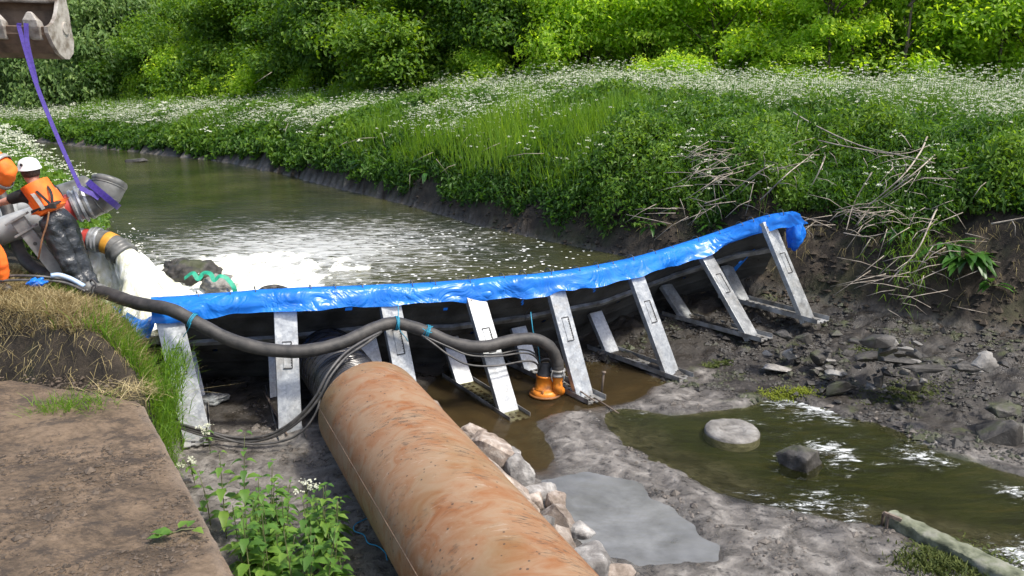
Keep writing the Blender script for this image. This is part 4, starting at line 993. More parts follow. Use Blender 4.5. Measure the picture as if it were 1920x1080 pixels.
n = 2600; a = RNG.uniform(0, 6.28, n); rr_ = RNG.gamma(2.0, .33, n); px_ = np.stack([Jc.x + rr_*np.cos(a)*1.3, Jc.y+.2+rr_*np.sin(a), WATER_Z + RNG.gamma(1.5, .13, n)*np.exp(-rr_*.5)], -1)
k = RNG.random(n) < .35; px_[k] = np.array(dep(228, 478, 10.8))[None] + RNG.normal(0, 1, (k.sum(), 3))*np.array([.16, .12, .14])
ok = poly_sdf(px_[:, 0], px_[:, 1], [(-9, 10.2), (-4.9, 10.0), (-4.5, 9.8)] + [(p.x, p.y) for p in wl_[1:]]) > .1
o = scatter_chunks('spray_drops', px_[ok], RNG.gamma(2, .003, ok.sum()), M['spray']); tag(o, 'white drops of spray over the foaming water', 'spray')

# rubble bag with green strap in the river
M['green_strap'] = mat_noise('green_webbing', (.01, .22, .13), (.02, .34, .20), 20, .5, .2)
bag = thing('rubble_bag', 'net bag of dark rubble with a green strap standing in the foaming water', 'rubble bag', dep(368, 520, 11.3))
crumple('net_bag', dep(362, 524, 11.35), .42, .30, .26, 31, M['darkstone'], bag, .2, .55)
crumple('net_bag', dep(332, 505, 11.7), .20, .20, .16, 33, M['darkstone'], bag, .8, .5)
crumple('net_bag', dep(405, 535, 11.1), .22, .2, .15, 35, M['greystone'], bag, .3, .5)
def ribbon(name, pts, w, mat, parent=None, up=Vector((0, -.6, .8)), m=6, th=.004):
    c = spline(pts, m); V = []; F = []
    for k, p in enumerate(c):
        d = (c[min(k+1, len(c)-1)]-c[max(k-1, 0)]).normalized(); s = d.cross(up).normalized(); nn_ = s.cross(d).normalized()
        V += [p-s*w/2, p+s*w/2, p+s*w/2+nn_*th, p-s*w/2+nn_*th]
    for k in range(len(c)-1):
        for j in range(4): F.append((k*4+j, k*4+(j+1) % 4, k*4+4+(j+1) % 4, k*4+4+j))
    F += [(3, 2, 1, 0), tuple(len(V)-4+j for j in range(4))]
    return mesh(name, V, F, mat, parent, False)
ribbon('strap', [dep(346,522,10.98),(dep(362,512,10.95)),dep(372,524,10.9),dep(382,512,10.95),dep(395,514,10.9),dep(402,526,10.85),dep(412,518,10.85),dep(425,522,10.85),dep(437,536,10.8),dep(441,547,10.8)], .06, M['green_strap'], bag)
o = rock('floating_lump', at(258, 302, .92), .4, .2, .12, 90, M['darkstone'], .2); tag(o, 'dark lump breaking the smooth water far up the river', 'log')

# prop beam, hose on bank, lines and rag
M['greybeam'] = mat_noise('grey_painted_steel', (.13, .13, .13), (.26, .26, .25), 6, .5, .12, 30, metal=.2)
prop = thing('steel_prop', 'grey steel box beam propped against the pipe in front of the worker', 'beam', dep(112, 508, 9.85))
A = dep(30, 408, 9.75); Bq = dep(112, 512, 9.85); mb = MB(); mb.beam(A, Bq, .15, .09, Vector((0, -1, .6))); bx_ = mb.build('beam', M['greybeam'], prop, False, .006)
dd = (Bq-A).normalized()
for tt in (.02, .23):
    mb = MB(); c = A + (Bq-A)*tt; sd = dd.cross(Vector((0, -1, .6))).normalized(); mb.box(c, dd*.012, sd*.13, dd.cross(sd)*.075); mb.build('end_plate', M['greybeam'], prop, False, .003)
mb = MB(); c = A + (Bq-A)*.45; sd = dd.cross(Vector((0, -1, .6))).normalized(); nq = sd.cross(dd).normalized(); nq = nq if nq.y < 0 else -nq; V, F = lathe_geo(c + nq*.045, nq, [(0, .022), (.004, .022), (.004, 0)], 12); mb.add(V, F); mb.build('bolt_hole', M['slot'], prop)
o = tube('rising_pipe', spline([dep(*q) for q in [(22,372,10.6),(21,390,10.55),(24,408,10.5),(32,428,10.45)]], 5), .075, M['pipe_grey'], None, 16); tag(o, 'short upright grey pipe bend beside the steel prop', 'pipe')
M['blueline'] = mat_noise('pale_blue_hose', (.25, .35, .50), (.40, .50, .65), 12, .4, .05)
for lab, P, r, mt in [('pale blue layflat hose running along the grass to the black hose', [(95,517,9.4),(112,516,9.45),(135,524,9.5),(158,537,9.5)], .028, 'blueline'),
                      ('dark cable lying on the grass at the left edge, upper of two', [(-10,519,9.4),(30,517,9.4),(70,518,9.4),(110,523,9.5),(140,534,9.5),(165,545,9.4)], .016, 'cable'),
                      ('dark cable lying on the grass at the left edge, lower of two', [(-10,527,9.3),(40,525,9.35),(90,526,9.4),(125,531,9.45),(160,546,9.4)], .015, 'cable'),
                      ('thin brown rope hanging down from the worker’s harness', [(92,397,9.62),(88,420,9.6),(80,445,9.6),(76,465,9.6),(72,485,9.65)], .010, 'rope')]:
    M.setdefault('rope', mat_noise('brown_rope', (.20, .09, .04), (.30, .16, .08), 20, .8, .2))
    o = tube('line', spline([dep(*q) for q in P], 7), r, M[mt], None, 8); o.name = 'layflat_hose' if 'blue' in lab else ('rope' if 'rope' in lab else 'cable'); tag(o, lab, 'hose' if 'blue' in lab else ('rope' if 'rope' in lab else 'cable'))
o = crumple('blue_rag', dep(68, 530, 9.35), .10, .08, .05, 41, M['tarp'], None, .4, .6); tag(o, 'scrap of blue sheet lying on the grass at the far left', 'rag')
# ring clamp where the bank hose joins the long black hose
cp = thing('hose_coupling', 'metal lever coupling joining the hoses at the top of the grass bank', 'coupling', dep(178, 545, 9.62))
A = dep(164, 541, 9.66); d = (dep(196, 550, 9.60)-A).normalized()
lathe('collar', A, d, [(0, .075), (.01, .095), (.05, .10), (.07, .085), (.13, .085), (.14, .10), (.19, .098), (.2, .075)], M['rubber_grey'], cp)
tube('lever', spline([A + d*.05 + UZ*.09, A + d*.10 + UZ*.14 + Vector((0, -.03, 0)), A + d*.17 + UZ*.10 + Vector((0, -.06, 0)), A + d*.17 + Vector((0, -.11, 0))], 5), .011, M['dark'], cp, 8)

# ------------------------------------------------------------------ excavator bucket and sling
M['bucket'] = mat_noise('worn_bucket_steel', (.17, .14, .11), (.36, .33, .29), 7, .55, .35, 22, metal=.15, c3=(.46, .43, .38))
M['bucket_brown'] = mat_noise('rusty_bucket_steel', (.075, .05, .035), (.19, .13, .09), 6, .7, .35, 22)
BX = -5.45
bk = thing('excavator_bucket', 'worn grey excavator bucket hanging into the upper left corner', 'bucket', onx(120, 105, BX))
pl = [(122,-60),(124,0),(129,22),(134.5,58),(139,78),(138,100),(131,111),(123.5,111),(111,100),(100,82),(91,62),(89,50),(94,48),(99,44),(104,35),(107,24),(110,0),(108,-60)]
O = [onx(x, y, BX) for x, y in pl]
mb = MB(); V = O + [v + Vector((-.045, 0, 0)) for v in O]; n = len(O); F = [tuple(range(n)), tuple(range(2*n-1, n-1, -1))] + [(k, (k+1) % n, n+(k+1) % n, n+k) for k in range(n)]
sp_ = mesh('side_plate', V, F, M['bucket'], bk, False)
c = onx(122, 53, BX); V, F = lathe_geo(c, Vector((1, 0, 0)), [(0, .075), (.018, .075), (.02, .068), (.02, 0)], 24); mesh('boss', V, F, M['bucket'], bk, False)
WX = 2.6
def sweep(pts, th, name, mat):
    P = [onx(x, y, BX-.02) for x, y in pts]; V = []; F = []; m_ = len(P)
    for p in P: V += [p, p + Vector((-WX, -.12, .06))]
    for k in range(m_-1): F.append((2*k, 2*k+1, 2*k+3, 2*k+2))
    o = mesh(name, V, F, mat, bk, False); s = o.modifiers.new('thick', 'SOLIDIFY'); s.thickness = th; s.offset = 0; return o
sweep([(89,50),(93,64),(102,82),(112,99),(123,109),(131,109),(137,98),(137,78),(133,58),(127,22),(121,0),(120,-50)], .03, 'shell', M['bucket_brown'])
sweep([(112,2),(112,-50)], .05, 'top_plate', M['bucket_brown'])
mb = MB(); a = onx(110, -1, BX-.02); mb.tube([a, a + Vector((-WX, -.12, .06))], .05, 12); mb.build('top_tube', M['bucket'], bk, True)
a = onx(93, 63, BX-.02); a2 = onx(91, 60, BX-.02); mb = MB(); mb.beam(a + Vector((0, -.012, 0)), a + Vector((-WX, -.132, .06)), .015, .03, UZ); mb.build('wear_strip', M['bucket_brown'], bk, False)
lipA = onx(89, 50, BX-.02); lipv = Vector((-WX, -.12, .06))
def tooth(tt):
    c = lipA + lipv*tt; dn = (onx(93, 64, BX-.02)-onx(89, 50, BX-.02)).normalized(); tip = -dn
    V = []; w = .075; o_ = Vector((0, -.06, 0)); lv = lipv.normalized()
    for (s, ww, th) in [(-.16, .06, .045), (-.02, .085, .075), (.06, .08, .07), (.15, .035, .03), (.17, .02, .012)]:
        q = c + tip*s
        for i, j in ((-1, -1), (1, -1), (1, 1), (-1, 1)): V.append(q + lv*ww*i + Vector((0, -1, .15))*th*j)
    F = [(3, 2, 1, 0), (16, 17, 18, 19)]
    for k in range(4):
        for j in range(4): F.append((k*4+j, k*4+(j+1) % 4, k*4+4+(j+1) % 4, k*4+4+j))
    o = mesh('tooth', V, F, M['bucket'], bk, False); b = o.modifiers.new('bevel', 'BEVEL'); b.width = .008; b.segments = 2; return c
for tt in (.06, .215, .375, .53, .69, .85): tooth(tt)
tc = lipA + lipv*.215
tcp = dep(38, 60, tc.y-.12)
sl = thing('lifting_sling', 'purple lifting sling running from a bucket tooth down to the upper pipe', 'sling', dep(190, 372, 10.6))
end = dep(150, 352, 10.33)
ribbon('webbing', [tcp + UZ*.1, tcp, tcp*.7+end*.3 + Vector((-.04, 0, -.03)), tcp*.35+end*.65 + Vector((-.03, 0, -.03)), end], .050, M['purple'], sl, Vector((.75, -.6, .2)), 10)
ribbon('webbing', [tcp + UZ*.1 + Vector((.06, .04, 0)), tcp + Vector((.05, .03, -.05)), tcp*.9+end*.1 + Vector((.01, .02, 0)), tcp*.7+end*.3 + Vector((-.04, .012, -.03))], .05, M['purple'], sl, Vector((.5, -.8, .2)), 10)
ax0, ax1 = dep(176, 375.5, 10.6), dep(190, 370, 10.65); ad = (ax1-ax0).normalized(); c = dep(183, 373, 10.62)
n1 = (Vector((0, 0, 1)) - ad*ad.z).normalized(); n2 = ad.cross(n1)
if n2.y > 0: n2 = -n2
c = e_up[14]; ad = (e_up[15]-e_up[13]).normalized(); n1 = (Vector((0, 0, 1)) - ad*ad.z).normalized(); n2 = ad.cross(n1); n2 = -n2 if n2.y > 0 else n2
ring = [c + .232*(math.cos(a)*n1 + math.sin(a)*n2) for a in np.linspace(-.3, 5.9, 30)]
V = []; F = []
for k, p in enumerate(ring):
    for s in (-.04, .04): V.append(p + ad*s + ad*.06*math.sin(k*.2))
for k in range(len(ring)-1): F.append((2*k, 2*k+1, 2*k+3, 2*k+2))
o = mesh('choker_loop', V, F, M['purple'], sl, False); s = o.modifiers.new('thick', 'SOLIDIFY'); s.thickness = .006
ribbon('webbing', [end, dep(163, 359, 10.36), dep(174, 364, 10.38), dep(186, 372, 10.40)], .06, M['purple'], sl, Vector((.2, -.8, .5)), 6)

# ------------------------------------------------------------------ people
M['skin'] = mat_noise('skin', (.48, .24, .17), (.56, .30, .22), 8, .5, .05)
M['hivis'] = mat_noise('orange_hi_vis', (.85, .13, .015), (1.0, .20, .02), 6, .7, .25, 14)
M['reflect'] = mat_noise('reflective_tape', (.20, .19, .18), (.32, .31, .29), 12, .35, .1)
M['tee'] = mat_noise('black_cotton', (.010, .010, .011), (.022, .022, .024), 12, .85, .2)
M['wader'] = mat_noise('black_pvc', (.014, .016, .018), (.035, .038, .042), 4, .25, .9, 6, bdist=.05)
M['helmet'] = mat_noise('white_helmet', (.70, .70, .68), (.80, .80, .78), 9, .3, .02)
M['hair'] = mat_noise('short_brown_hair', (.05, .03, .02), (.10, .065, .045), 40, .8, .4, 90)
M['boot'] = mat_noise('dark_boot', (.02, .018, .016), (.06, .055, .05), 8, .6, .2)
def skin_mesh(name, J, E, mat, parent, sub=2):
    """J: {key:(point, rx, ry)}; first key is the root"""
    ks = list(J); me = bpy.data.meshes.new(name); me.from_pydata([tuple(J[k][0]) for k in ks], [(ks.index(a), ks.index(b)) for a, b in E], [])
    me.materials.append(mat); o = bpy.data.objects.new(name, me); put(o, parent)
    o.modifiers.new('skin', 'SKIN'); sv = me.skin_vertices[0].data
    for i, k in enumerate(ks):
        sv[i].radius = J[k][1:3] if len(J[k]) > 2 else (J[k][1], J[k][1]); sv[i].use_root = (i == 0)
    o.modifiers['skin'].use_smooth_shade = True
    s = o.modifiers.new('sub', 'SUBSURF'); s.levels = sub; s.render_levels = sub
    return o
def chain(*k): return list(zip(k[:-1], k[1:]))
def hand(p, d, J, E, key, root, side):
    """palm, five fingers rooted inside it"""
    d = d.normalized(); s = d.cross(Vector((0, 0, 1))).normalized(); dn = Vector((0, 0, -1))
    J[key+'palm'] = (p + d*.05, .034, .022); E += [(root, key+'palm')]
    for f, (off_, ln, r) in enumerate([(-.03, .07, .009), (-.01, .08, .0095), (.01, .077, .009), (.03, .06, .008)]):
        a = key+'f%d' % f; J[a+'a'] = (p + d*.085 + s*off_, r*1.1); J[a+'b'] = (p + d*(.085+ln*.5) + s*off_*1.1 + dn*.012, r); J[a+'c'] = (p + d*(.085+ln*.8) + s*off_*1.1 + dn*.045, r*.9)
        E += [(key+'palm', a+'a'), (a+'a', a+'b'), (a+'b', a+'c')]
    J[key+'t1'] = (p + d*.05 + s*side*.045 + dn*.01, .011); J[key+'t2'] = (p + d*.085 + s*side*.06 + dn*.03, .0095); E += [(key+'palm', key+'t1'), (key+'t1', key+'t2')]
def P1(x, y, dy=0): return dep(x, y, 9.85+dy)
man = thing('person', 'worker in white helmet, orange vest and black waders leaning over the pipes', 'person', P1(165, 540))
shL, shR = P1(40, 366, .0), P1(99, 357, .12); elL, wrL = P1(10, 378, .0), P1(-22, 388, .08); elR, wrR = P1(116, 385, .40), P1(92, 405, .68)
J = {'pelvis': (P1(110, 412), .15, .12), 'waist': (P1(97, 392), .135, .105), 'chest': (P1(80, 368), .155, .115), 'neckb': (P1(66, 350), .075, .07), 'neck': (P1(62, 341), .056, .058),
     'head': (P1(57, 325), .078, .088), 'crown': (P1(55, 313), .085, .095), 'top': (P1(54, 306), .06, .07), 'chin': (P1(51, 331, .10), .04, .035), 'nose': (P1(49, 323, .125), .016, .016), 'earR': (P1(72, 326, .03), .012, .02), 'earL': (P1(43, 327, .0), .012, .02),
     'shL': (shL, .062), 'elL': (elL, .045), 'wrL': (wrL, .032), 'shR': (shR, .062), 'elR': (elR, .045), 'wrR': (wrR, .032),
     'hipL': (P1(103, 428, -.03), .075), 'knL': (P1(119, 474, -.06), .05), 'anL': (P1(146, 524, -.04), .035), 'hipR': (P1(122, 426, .06), .075), 'knR': (P1(142, 474, .05), .05), 'anR': (P1(168, 527, .03), .035)}
E_ = chain('pelvis', 'waist', 'chest', 'neckb', 'neck', 'head', 'crown', 'top') + [('head', 'chin'), ('head', 'nose'), ('head', 'earR'), ('head', 'earL')] + chain('chest', 'shL', 'elL', 'wrL') + chain('chest', 'shR', 'elR', 'wrR') + chain('pelvis', 'hipL', 'knL', 'anL') + chain('pelvis', 'hipR', 'knR', 'anR')
hand(wrL, wrL-elL, J, E_, 'hl', 'wrL', 1); hand(wrR, wrR-elR, J, E_, 'hr', 'wrR', -1)
skin_mesh('body', J, E_, M['skin'], man)
# waders
J = {'pelvis': (P1(110, 411), .215, .17), 'waist': (P1(95, 390), .185, .15), 'hipL': (P1(103, 428, -.03), .165), 'thL': (P1(110, 452, -.05), .15), 'knL': (P1(120, 474, -.06), .125), 'caL': (P1(133, 500, -.05), .115), 'anL': (P1(147, 526, -.04), .10), 'toeL': (P1(160, 536, -.12), .055),
     'hipR': (P1(122, 426, .06), .165), 'thR': (P1(132, 452, .06), .15), 'knR': (P1(142, 474, .05), .125), 'caR': (P1(154, 502, .05), .112), 'anR': (P1(168, 529, .03), .098), 'toeR': (P1(186, 540, -.04), .055)}
w_ = skin_mesh('waders', J, chain('pelvis', 'waist') + chain('pelvis', 'hipL', 'thL', 'knL', 'caL', 'anL', 'toeL') + chain('pelvis', 'hipR', 'thR', 'knR', 'caR', 'anR', 'toeR'), M['wader'], man)
tx = bpy.data.textures.new('folds', 'CLOUDS'); tx.noise_scale = .09
dm = w_.modifiers.new('folds', 'DISPLACE'); dm.texture = tx; dm.strength = .045; dm.texture_coords = 'LOCAL'
w_.modifiers['sub'].levels = w_.modifiers['sub'].render_levels = 3
# shirt: short sleeves and body
J = {'chest': (P1(80, 368), .172, .13), 'waist': (P1(95, 388), .158, .122), 'neckb': (P1(68, 352), .085, .08), 'shL': (shL, .085), 'arL': (shL*.45+elL*.55, .07), 'cuL': (shL*.2+elL*.8, .066), 'shR': (shR, .085), 'arR': (shR*.4+elR*.6, .07), 'cuR': (shR*.2+elR*.8, .064)}
skin_mesh('t_shirt', J, chain('chest', 'neckb') + chain('chest', 'waist') + chain('chest', 'shL', 'arL', 'cuL') + chain('chest', 'shR', 'arR', 'cuR'), M['tee'], man)
J = {'chest': (P1(81, 369, -.0), .20, .16), 'waist': (P1(94, 386), .195, .16), 'hem': (P1(102, 399), .20, .165), 'up': (P1(73, 357), .15, .125), 'nk': (P1(68, 351), .105, .095), 'sa': (shL*.7+P1(80, 368)*.3, .098), 'sb': (shR*.75+P1(80, 368)*.25, .095)}
vest = skin_mesh('hi_vis_vest', J, chain('chest', 'waist', 'hem') + chain('chest', 'up', 'nk') + [('up', 'sa'), ('up', 'sb')], M['hivis'], man)
J = {'a': (P1(66.5, 350.5, .01), .088, .08), 'b': (P1(63.5, 345, .01), .074, .07)}
skin_mesh('collar', J, chain('a', 'b'), mat_noise('pink_collar', (.62, .12, .07), (.72, .18, .11), 9, .7, .1), man)
# harness straps, reflective bands, belt
def on(x, y, dy): return P1(x, y, dy)
def strap(name, pts, w, mat): return ribbon(name, [P1(*q) for q in pts], w, mat, man, Vector((.25, -.9, .35)), 6, .012)
strap('harness_strap', [(60,352,-.115),(70,360,-.165),(82,371,-.20),(92,381,-.20),(97,390,-.19)], .028, M['tee'])
strap('harness_strap', [(86,347,-.0),(93,355,-.10),(97,366,-.15),(98,378,-.18),(98,390,-.19)], .028, M['tee'])
strap('harness_belt', [(60,398,-.10),(72,394,-.17),(84,390,-.20),(96,385,-.20),(106,381,-.14),(112,378,-.04)], .036, M['tee'])
strap('reflective_band', [(53,354,-.07),(60,362,-.16),(68,372,-.20),(76,383,-.215),(82,392,-.21)], .040, M['reflect'])
mb = MB(); c = P1(99, 386, -.235); mb.box(c, Vector((.035, 0, 0)), Vector((0, .015, 0)), Vector((0, 0, .03))); mb.build('harness_buckle', M['boot'], man, False, .005)
# head: hair rim and helmet
hc = P1(55.5, 316, 0); hup = (P1(52, 300)-P1(60, 332)).normalized(); hup = Vector((hup.x*.55, -.10, hup.z)).normalized()
lathe('hair', hc - hup*.055, hup, [(-.045, .060), (-.03, .088), (0, .098), (.04, .104), (.06, .100)], M['hair'], man, 28)
hs_ = [(-.012, .128), (-.004, .130), (.004, .126), (.012, .119), (.05, .114), (.085, .098), (.108, .072), (.12, .040), (.124, 0)]
hm = lathe('helmet', hc + hup*.005, hup, hs_, M['helmet'], man, 36)
V, F = lathe_geo(Vector((0, 0, 0)), hup, [(.0, .0), (.003, .016), (-.002, .018)], 14); oo = mesh('helmet_badge', [v for v in V], F, M['boot'], man); oo.location = hc + hup*.055 + Vector((-.02, -.114, 0)); oo.rotation_euler = (1.45, 0, 0)
mb = MB(); mb.tube([hc + hup*z_ + Vector((0, .03, 0)) + Vector((0, .0, 0)) for z_ in (.04, .124)], [.02, .008], 8); mb.build('helmet_ridge', M['helmet'], man, True)
# second person, mostly outside the frame
def P2(x, y, dy=0): return dep(x, y, 9.35+dy)
man2 = thing('person', 'worker in orange hi-vis jacket and trousers cut off by the left edge', 'person', P2(2, 540))
J = {'pelvis': (P2(-58, 425), .15, .12), 'waist': (P2(-62, 385), .14, .11), 'chest': (P2(-60, 335), .16, .12), 'neck': (P2(-50, 298), .058), 'head': (P2(-44, 275), .08, .09), 'crown': (P2(-42, 258), .08, .09), 'nose': (P2(-30, 270), .016), 'chin': (P2(-34, 285), .035),
     'shR': (P2(-22, 290, -.05), .065), 'elR': (P2(20, 322, -.08), .048), 'wrR': (P2(-14, 372, .1), .034), 'shL': (P2(-95, 315, .1), .065), 'elL': (P2(-100, 365, .3), .048), 'wrL': (P2(-60, 395, .5), .034),
     'hipR': (P2(-40, 440), .09), 'knR': (P2(-2, 480, -.05), .065), 'anR': (P2(4, 532, .02), .045), 'hipL': (P2(-72, 440), .09), 'knL': (P2(-60, 490, -.05), .065), 'anL': (P2(-62, 540, .02), .045)}
E_ = chain('pelvis', 'waist', 'chest', 'neck', 'head', 'crown') + [('head', 'nose'), ('head', 'chin')] + chain('chest', 'shR', 'elR', 'wrR') + chain('chest', 'shL', 'elL', 'wrL') + chain('pelvis', 'hipR', 'knR', 'anR') + chain('pelvis', 'hipL', 'knL', 'anL')
hand(P2(-14, 372, .1), P2(-14, 372, .1)-P2(20, 322, -.08), J, E_, 'hr', 'wrR', 1); hand(P2(-60, 395, .5), P2(-60, 395, .5)-P2(-100, 365, .3), J, E_, 'hl', 'wrL', -1)
skin_mesh('body', J, E_, M['skin'], man2)
J = {'chest': (P2(-60, 335), .19, .15), 'waist': (P2(-62, 385), .175, .14), 'hem': (P2(-60, 420), .18, .15), 'shR': (P2(-22, 290, -.05), .115), 'uaR': (P2(2, 306, -.06), .11), 'elR': (P2(19, 320, -.08), .098), 'faR': (P2(6, 342, .0), .082), 'cuR': (P2(-6, 360, .06), .062), 'shL': (P2(-95, 315, .1), .10), 'elL': (P2(-100, 365, .3), .085), 'cuL': (P2(-72, 388, .42), .06)}
jk = skin_mesh('hi_vis_jacket', J, chain('chest', 'waist', 'hem') + chain('chest', 'shR', 'uaR', 'elR', 'faR', 'cuR') + chain('chest', 'shL', 'elL', 'cuL'), M['hivis'], man2, 3)
d2 = jk.modifiers.new('folds', 'DISPLACE'); d2.texture = tx; d2.strength = .04
J = {'pelvis': (P2(-58, 425), .175, .14), 'hipR': (P2(-38, 440), .13), 'thR': (P2(-20, 462, -.03), .115), 'knR': (P2(-3, 484, -.05), .095), 'caR': (P2(3, 508, 0), .085), 'hemR': (P2(7, 528, .02), .075), 'hipL': (P2(-74, 440), .13), 'knL': (P2(-60, 490, -.05), .09), 'hemL': (P2(-62, 530, .02), .08)}
tr = skin_mesh('hi_vis_trousers', J, chain('pelvis', 'hipR', 'thR', 'knR', 'caR', 'hemR') + chain('pelvis', 'hipL', 'knL', 'hemL'), M['hivis'], man2, 3)
d2 = tr.modifiers.new('folds', 'DISPLACE'); d2.texture = tx; d2.strength = .03
J = {'a': (P2(6, 530, .02), .055), 'b': (P2(6, 539, .0), .06), 'c': (P2(18, 543, -.12), .05)}
skin_mesh('boot', J, chain('a', 'b', 'c'), M['boot'], man2)
def sleeve_band(a, b, r, mat): 
    d = (b-a).normalized(); lathe('reflective_band', a, d, [(0, r), (.0, r+.006), (.05, r+.006), (.05, r)], mat, man2, 24)
sleeve_band(P2(-2, 304, -.06), P2(19, 320, -.08), .116, M['reflect']); sleeve_band(P2(9, 338, -.02), P2(-6, 360, .06), .090, M['reflect'])
# helmet of the second person
lathe('helmet', P2(-42, 262), Vector((.1, 0, 1)), [(-.012, .135), (.004, .13), (.012, .122), (.06, .112), (.10, .08), (.125, .03), (.127, 0)], M['helmet'], man2, 30)
# ------------------------------------------------------------------ vegetation
def unit(v): return v/np.maximum(np.linalg.norm(v, axis=1, keepdims=True), 1e-9)
def leaves_geo(C, Nn, S, aspect=.5, droop=.25, rng=RNG):
    """rhombic folded leaves: C centres, Nn facing normals, S lengths"""
    n = len(C); r = unit(rng.normal(size=(n, 3))); d = unit(r - Nn*(r*Nn).sum(1, keepdims=True)); w = np.cross(Nn, d)
    S = S[:, None]
    a = C - d*S*.5; b = C + w*S*aspect*.5 + d*S*.0 + Nn*S*.06; c = C + d*S*.5 - np.array([0, 0, 1])*S*droop; e = C - w*S*aspect*.5 + Nn*S*.06
    V = np.stack([a, b, c, e], 1).reshape(-1, 3); F = np.arange(n*4).reshape(n, 4); return V, F
def blades_geo(B, H, W, lean, rng=RNG):
    """grass blades: two quads-in-one bent strip (5 verts -> 1 quad + 1 tri as quads)"""
    n = len(B); a = rng.uniform(0, 6.28, n); s = np.stack([np.cos(a), np.sin(a), 0*a], 1)*W[:, None]*.5; L = lean
    m = B + np.array([0, 0, 1])*H[:, None]*.55 + L*.35; t = B + np.array([0, 0, 1])*H[:, None] *.95 + L
    V = np.stack([B-s, B+s, m+s*.8, m-s*.8, t+s*.12, t-s*.12], 1).reshape(-1, 3)
    i = (np.arange(n)*6)[:, None]; F = np.concatenate([i+np.array([[0, 1, 2, 3]]), i+np.array([[3, 2, 4, 5]])], 0); return V, F
M['leaf_dark'] = mat_leaf('hawthorn_leaves', [(0, (.035, .090, .012)), (.5, (.085, .18, .020)), (1, (.18, .29, .035))], .5)
M['leaf_mid'] = mat_leaf('bush_leaves', [(0, (.055, .125, .012)), (.5, (.12, .23, .022)), (1, (.24, .35, .04))], .48)
M['leaf_yellow'] = mat_leaf('yellow_green_leaves', [(0, (.13, .24, .022)), (.5, (.25, .39, .045)), (1, (.48, .60, .10))], .6, .5, 2.0)
M['leaf_grey'] = mat_leaf('willow_leaves', [(0, (.06, .12, .035)), (.5, (.13, .22, .06)), (1, (.24, .33, .11))], .45)
M['nettle'] = mat_leaf('nettle_leaves', [(0, (.030, .085, .010)), (.5, (.066, .150, .018)), (1, (.17, .28, .035))], .45)
M['grassm'] = mat_leaf('grass_blades', [(0, (.060, .13, .014)), (.5, (.105, .215, .024)), (1, (.20, .32, .042))], .48)
M['straw'] = mat_leaf('dry_grass', [(0, (.14, .115, .045)), (.5, (.33, .265, .12)), (1, (.55, .46, .26))], .3, .7, 1.0)
M['umbel'] = mat_leaf('cow_parsley_flowers', [(0, (.42, .45, .30)), (1, (.72, .73, .62))], .3, .7, 1.0)
M['bark'] = mat_noise('tree_bark', (.035, .028, .02), (.12, .10, .075), 5, .85, .5, 20)

def make_tree(name, seed, w, h, mat, nleaf, lsize, lobes=16, base=.12, droop=.25, open_=0.0):
    lobes = int(lobes*1.3); nleaf = int(nleaf*1.3); lsize *= 1.12
    rg = np.random.default_rng(seed); rs = random.Random(seed)
    root = bpy.data.objects.new(name, None); COL.objects.link(root); root.empty_display_size = .2
    mb = MB(); top = Vector((rs.uniform(-.3, .3), rs.uniform(-.3, .3), h*.72))
    mb.tube(spline([Vector((0, 0, -.3)), Vector((rs.uniform(-.2, .2), .1, h*.25)), Vector((rs.uniform(-.3, .3), 0, h*.5)), top], 5), [.16*h/8*min(1, w/6)*(1-.045*k) for k in range(16)], 8)
    cen = []
    for k in range(lobes):
        a = rs.uniform(0, 6.28); zf = rs.uniform(base, .92); rad = w*.5*math.sqrt(max(.05, 1-((zf-.42)/.58)**2))*rs.uniform(.5, .95)
        c = np.array([math.cos(a)*rad, math.sin(a)*rad, zf*h]); r = rs.uniform(.12, .21)*w*(1.1-.35*zf)
        cen.append((c, np.array([r, r, r*rs.uniform(.65, .95)])))
        z0 = max(.12*h, c[2]-rad*.9); q = Vector((0, 0, z0)); mb.tube(spline([q, Vector(c*.55)+Vector((0, 0, z0*.45)), Vector(c)], 4), [.05*h/8*(1-.085*j) for j in range(9)], 6)
    mb.build('trunk', M['bark'], root, True)
    nc = nleaf//9; li = rg.integers(0, lobes, nc); Cc = np.array([cen[i][0] for i in li]); Rr = np.array([cen[i][1] for i in li])
    d = unit(rg.normal(size=(nc, 3))); d[:, 2] = np.where(d[:, 2] < -.15, -d[:, 2]*.7, d[:, 2]); q = rg.uniform(.55, 1.12, (nc, 1))**.6
    sp = Cc + d*Rr*q; sp += rg.normal(size=sp.shape)*.06*w*.2; dirn = unit(d + rg.normal(size=d.shape)*.35 + np.array([0, 0, .25]))
    tt = rg.uniform(-.5, .9, (nc, 9, 1)); C = sp[:, None] + dirn[:, None]*tt*lsize*3.2 + rg.normal(size=(nc, 9, 3))*lsize*.75
    Nl = unit((dirn[:, None]*.6 + np.array([0, 0, .35]) + rg.normal(size=(nc, 9, 3))*.45).reshape(-1, 3)); C = C.reshape(-1, 3)
    k = C[:, 2] > .05; C, Nl = C[k], Nl[k]
    V, F = leaves_geo(C, Nl, lsize*rg.uniform(.6, 1.25, len(C)), .58, droop, rg)
    lob = rg.uniform(0, 1, lobes)[li]; r = np.clip(np.repeat(rg.uniform(0, 1, nc)*.5+lob*.3, 9)[k] + rg.uniform(-.12, .32, len(C)), 0, 1)
    mesh('crown', V, F, M[mat], root, False, np.repeat(r, 4)); return root
PROT = {}
